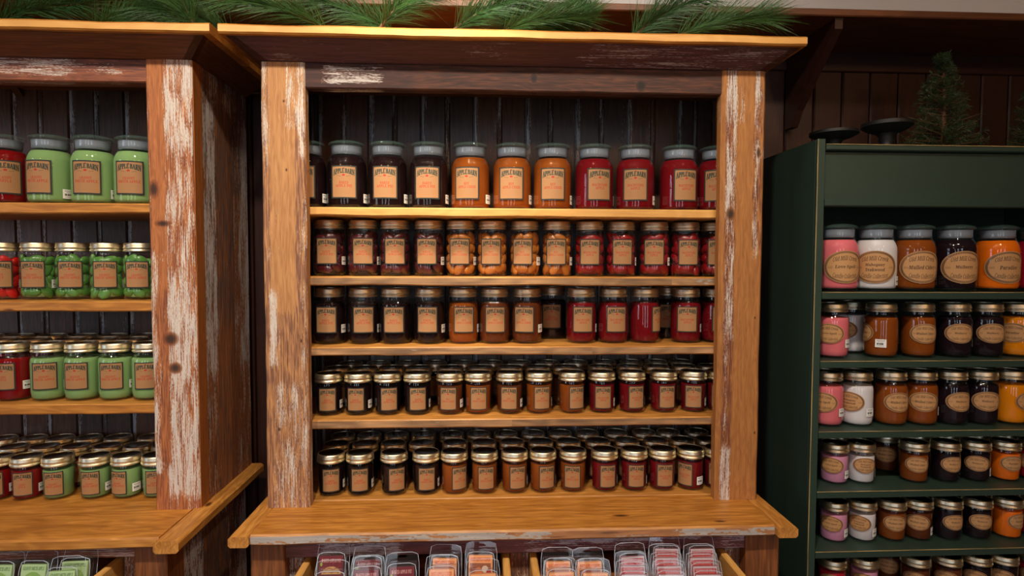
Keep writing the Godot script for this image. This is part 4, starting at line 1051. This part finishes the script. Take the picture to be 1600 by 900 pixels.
func build_packs() -> void:
	# the clear clamshell: a sheet with a hang hole, and a tray that bulges from it
	var st := new_st()
	var out := []
	var hole := []
	for k in 24:
		var a := TAU * k / 24.0
		var d := Vector2(cos(a), sin(a))
		var q := pow(pow(absf(d.x), 8.0) + pow(absf(d.y), 8.0), -1.0 / 8.0)
		out.append(Vector2(d.x * q * 0.0375, 0.0575 + d.y * q * 0.0575))
		hole.append(Vector2(d.x * 0.011, 0.106 + d.y * (0.0045 if d.y > 0 else 0.002)))
	for k in 24:
		var k2 := (k + 1) % 24
		quad(st, [Vector3(out[k].x, out[k].y, 0), Vector3(out[k2].x, out[k2].y, 0), Vector3(hole[k2].x, hole[k2].y, 0), Vector3(hole[k].x, hole[k].y, 0)], Vector3(0, 0, 1), [Vector2.ZERO, Vector2.ZERO, Vector2.ZERO, Vector2.ZERO])
	# a rolled rim round the sheet
	var rim := []
	var rad := []
	for k in 25:
		rim.append(Vector3(out[k % 24].x, out[k % 24].y, 0))
		rad.append(0.0005)
	var sheet := st.commit()
	var rs := new_st()
	tube_into(rs, rim, rad, 5)
	var rim_mesh := rs.commit()
	var es := new_st()
	var ring := []
	var rr := []
	for k in 25:
		var a := TAU * k / 24.0
		var d := Vector2(cos(a), sin(a))
		var q := pow(pow(absf(d.x), 7.0) + pow(absf(d.y), 7.0), -1.0 / 7.0)
		ring.append(Vector3(d.x * q * 0.0325, 0.0515 + d.y * q * 0.045, 0.0195))
		rr.append(0.0007)
	tube_into(es, ring, rr, 5)
	var edge_mesh := es.commit()
	var tray := plank_mesh(Vector3(-0.033, 0.006, 0.0005), Vector3(0.033, 0.097, 0.022), 1, {"b": 0.006})
	var block := plank_mesh(Vector3(-0.0280, 0.009, 0.009), Vector3(0.0280, 0.088, 0.0195), 1, {"b": 0.003})
	var face := new_st()
	quad(face, [Vector3(-0.0275, 0.089, 0), Vector3(0.0275, 0.089, 0), Vector3(0.0275, 0.029, 0), Vector3(-0.0275, 0.029, 0)], Vector3(0, 0, 1), [Vector2(0, 0), Vector2(1, 0), Vector2(1, 1), Vector2(0, 1)])
	var card_mesh := face.commit()
	var cards := {}
	var waxes := {"pie": mat(rgb(92, 66, 66), 0.4), "cider": mat(rgb(222, 150, 96), 0.4), "mac": mat(rgb(170, 60, 70), 0.4), "green": mat(rgb(150, 186, 122), 0.4)}
	var words := {"pie": "baked apple pie", "cider": "hot apple cider", "mac": "macintosh apple", "green": "granny smith apple"}
	for k in words:
		cards[k] = card(k)
	var count := {}
	var list := [[-0.3512, 0.1312, "pie", "rear of left drawer's first stack"],
		[-0.2637, 0.1619, "pie", "second stack from left"],
		[-0.1817, 0.197, "pie", "alone in third stack"],
		[-0.0881, 0.1636, "cider", "tall tab, left of the bright pack"],
		[-0.0055, 0.1521, "cider", "bright pack by mid stile"],
		[0.1715, 0.1891, "cider", "rear of right drawer's first stack"],
		[0.2431, 0.1925, "cider", "rear of right drawer's second stack"],
		[0.3471, 0.1733, "mac", "rear of right drawer's third stack"],
		[0.4376, 0.1401, "mac", "rear of right drawer's fourth stack"],
		[0.5219, 0.1437, "mac", "rear of right drawer's last stack"],
		[-0.3329, 0.2259, "pie", "front of the left drawer's first stack"],
		[-0.2577, 0.2076, "pie", "front of the left drawer's second stack"],
		[-0.092, 0.212, "cider", "front of the left drawer's fourth stack"],
		[0.0005, 0.235, "cider", "front of the left drawer's last stack"],
		[0.1725, 0.2368, "cider", "front of the right drawer's first stack"],
		[0.2467, 0.243, "cider", "front of the right drawer's second stack"],
		[0.3368, 0.2137, "mac", "second in the right drawer's third stack"],
		[0.4242, 0.1826, "mac", "second in the right drawer's fourth stack"],
		[0.5059, 0.1861, "mac", "second in the right drawer's last stack"],
		[0.3298, 0.2519, "mac", "frontmost in the right drawer's third stack"],
		[0.4183, 0.2201, "mac", "third in the right drawer's fourth stack"],
		[0.4992, 0.2236, "mac", "third in the right drawer's last stack"],
		[0.4113, 0.2555, "mac", "frontmost in the right drawer's fourth stack"],
		[0.4928, 0.259, "mac", "frontmost in the right drawer's last stack"],
		[-1.082, 0.1498, "green", "cut off by the picture's left edge"],
		[-1.0083, 0.1501, "green", "second from the picture's left edge"],
		[-0.926, 0.1337, "green", "rear pack by the drawer's side"],
		[-0.926, 0.1822, "green", "front pack by the drawer's side"]]
	for p in list:
		var kind: String = p[2]
		var n: int = count.get(kind, 0)
		count[kind] = n + 1
		var r := RandomNumberGenerator.new()
		r.seed = int(p[1] * 100000.0)
		var where: String = p[3]
		var t := thing("wax_melt_pack", "clear clamshell pack of %s wax melts, %s" % [words[kind], where], "wax melts", Vector3(p[0], 0.7265, maxf(p[1] + 0.003, 0.143)), deg_to_rad(r.randf_range(-4, 4)), "wax melt packs in the drawers")
		t.rotation.x = deg_to_rad(-13.0)
		part(t, "backing_sheet", sheet, mats.plastic)
		part(t, "sheet_rim", rim_mesh, mats.rim)
		var ty := part(t, "tray", tray, mats.plastic)
		part(ty, "tray_edge", edge_mesh, mats.rim)
		part(t, "wax_block", block, waxes[kind])
		part(t, "printed_card", card_mesh, cards[kind], Vector3(0, 0, 0.0205))

# ---------------------------------------------------------------- pine boughs and little trees
func needles_into(st: SurfaceTool, at: Vector3, dir: Vector3, l: float, w: float, droop: float, side: Vector3) -> void:
	var x := dir.cross(side).normalized()
	var y := dir.cross(x).normalized()
	var mid := at + dir * l * 0.5 + Vector3(0, -droop * l * 0.2, 0)
	var tip := at + dir * l + Vector3(0, -droop * l, 0)
	for k in 3:
		var a := TAU * k / 3.0
		var b := TAU * (k + 1) / 3.0
		var na := x * cos(a) + y * sin(a)
		var nb := x * cos(b) + y * sin(b)
		var m := (na + nb).normalized()
		for q in [at + na * w, mid + na * w, at + nb * w, at + nb * w, mid + na * w, mid + nb * w, mid + na * w, tip, mid + nb * w]:
			st.set_normal(m)
			st.add_vertex(q)

func bough(base: Vector3, dir: Vector3, l: float, n: int, nl: float, m: Material, label: String, r: RandomNumberGenerator) -> void:
	var t := thing("pine_bough", label, "pine bough", base, 0.0, "pine boughs on top of the cabinets")
	var pts := []
	var rad := []
	var d := dir.normalized()
	var up := Vector3(0, 1, 0)
	for i in 7:
		var s := i / 6.0
		pts.append(d * l * s + up * (0.02 * sin(s * 2.6)) + Vector3(0, 0, 0.01 * sin(s * 5.0)))
		rad.append(lerpf(0.0045, 0.0015, s))
	var st := new_st()
	tube_into(st, pts, rad, 6)
	part(t, "stem", st.commit(), mats.twig)
	var sn := new_st()
	for k in n:
		var s := r.randf_range(0.12, 1.0)
		var i := mini(5, int(s * 6.0))
		var p: Vector3 = pts[i].lerp(pts[i + 1], s * 6.0 - i)
		var ax: Vector3 = (pts[i + 1] - pts[i]).normalized()
		var side := ax.cross(Vector3(r.randf_range(-1, 1), r.randf_range(-1, 1), r.randf_range(-1, 1))).normalized()
		var nd := (ax * r.randf_range(0.55, 1.3) + side * r.randf_range(0.5, 1.0)).normalized()
		if base.y + p.y + (nd.y - 0.16) * nl * 1.15 < 2.057 and base.z + p.z + nd.z * nl < 0.075:
			nd.y = absf(nd.y) * 0.4 + 0.17
		needles_into(sn, p, nd, nl * r.randf_range(0.7, 1.15), 0.0006, r.randf_range(0.02, 0.14), side.cross(ax) + Vector3(0.01, 0.02, 0.01))
	var nm := part(t, "needles", sn.commit(), m)
	nm.set_meta("kind", "stuff")

func little_tree(at: Vector3, h: float, w: float, label: String, sd: int) -> void:
	var r := RandomNumberGenerator.new()
	r.seed = sd
	var t := thing("artificial_tree", label, "artificial tree", at, 0.0, "small artificial trees")
	var st := new_st()
	tube_into(st, [Vector3.ZERO, Vector3(0, h * 0.5, 0), Vector3(-0.006, h * 0.9, 0), Vector3(-0.02, h, 0)], [0.008, 0.006, 0.003, 0.001], 7)
	part(t, "trunk", st.commit(), mats.twig)
	var bs := new_st()
	var sn := new_st()
	for k in 190:
		var s := pow(r.randf(), 1.25)
		var y := 0.02 + h * 0.92 * s
		var a := r.randf() * TAU
		var l := (w * 0.5) * (1.0 - s * 0.86) * r.randf_range(0.72, 1.08)
		var d := Vector3(cos(a), r.randf_range(0.0, 0.45), sin(a)).normalized()
		var p0 := Vector3(-0.012 * s, y, 0)
		tube_into(bs, [p0, p0 + d * l], [0.0018, 0.0008], 4)
		for q in 34:
			var f := r.randf_range(0.15, 1.0)
			var side := d.cross(Vector3(r.randf_range(-1, 1), r.randf_range(-1, 1), r.randf_range(-1, 1))).normalized()
			needles_into(sn, p0 + d * l * f, (d * 0.7 + side).normalized(), r.randf_range(0.010, 0.018), 0.0006, 0.05, d)
	for q in 40:
		var side := Vector3(r.randf_range(-1, 1), r.randf_range(0.2, 1), r.randf_range(-1, 1)).normalized()
		needles_into(sn, Vector3(-0.012, h * r.randf_range(0.88, 1.0), 0), side, 0.016, 0.0006, 0.0, Vector3(0.3, 0.1, 1))
	part(t, "branches", bs.commit(), mats.twig)
	var nm := part(t, "needles", sn.commit(), mats.tree_needle)
	nm.set_meta("kind", "stuff")

func build_greens() -> void:
	mats.twig = mat(rgb(96, 66, 40), 0.8)
	mats.needle = mat(rgb(44, 80, 35), 0.45)
	mats.needle2 = mat(rgb(56, 92, 42), 0.45)
	mats.tree_needle = mat(rgb(44, 66, 32), 0.6)
	var r := RandomNumberGenerator.new()
	r.seed = 77
	var bs := [
		[Vector3(-0.36, 2.066, -0.03), Vector3(-1.0, 0.22, 0.28), 0.26, "pine bough fanning over the middle cabinet's left end"],
		[Vector3(-0.20, 2.068, -0.06), Vector3(-1.0, 0.35, 0.15), 0.26, "pine bough second from the middle cabinet's left end, arching up"],
		[Vector3(-0.27, 2.064, -0.01), Vector3(0.7, 0.55, 0.1), 0.18, "short upright pine bough with a bare yellow stem base"],
		[Vector3(-0.10, 2.066, -0.02), Vector3(1.0, 0.42, 0.1), 0.24, "pine bough with a reddish twig rising left of centre"],
		[Vector3(0.02, 2.070, -0.02), Vector3(1.0, 0.14, 0.12), 0.24, "dense pine bough lying along the middle of the top board"],
		[Vector3(0.30, 2.068, -0.08), Vector3(-1.0, 0.25, 0.2), 0.24, "pine bough pointing left at the centre of the garland"],
		[Vector3(0.28, 2.072, -0.05), Vector3(-0.4, 1.0, 0.1), 0.14, "small pine sprig standing up right of centre"],
		[Vector3(0.36, 2.066, -0.05), Vector3(1.0, 0.55, 0.1), 0.24, "pine bough rising above the middle cabinet's red jars"],
		[Vector3(0.46, 2.064, -0.02), Vector3(1.0, 0.16, 0.2), 0.26, "long-needled pine bough at the middle cabinet's right end"],
		[Vector3(-1.25, 2.066, -0.06), Vector3(1.0, 0.25, 0.1), 0.26, "pine bough at the picture's left edge above green jars"],
		[Vector3(-1.02, 2.066, -0.08), Vector3(1.0, 0.3, 0.05), 0.24, "pine bough above the middle of the green jars' cabinet"],
		[Vector3(-0.62, 2.068, -0.10), Vector3(-1.0, 0.3, 0.2), 0.24, "pine bough pointing left above the peeling white post"],
		[Vector3(-0.72, 2.07, -0.06), Vector3(-0.5, 1.0, 0.2), 0.14, "small upright pine sprig above the peeling white post"],
	]
	var i := 0
	for b in bs:
		bough(b[0], b[1], b[2], 620, 0.105, mats.needle if i % 2 else mats.needle2, b[3], r)
		i += 1
	little_tree(Vector3(1.322, 1.810, -0.15), 0.285, 0.22, "small dark artificial pine tree on the green shelf unit", 5)
	little_tree(Vector3(1.60, 1.810, -0.13), 0.24, 0.2, "second small artificial tree, cut off by the picture's right edge", 6)
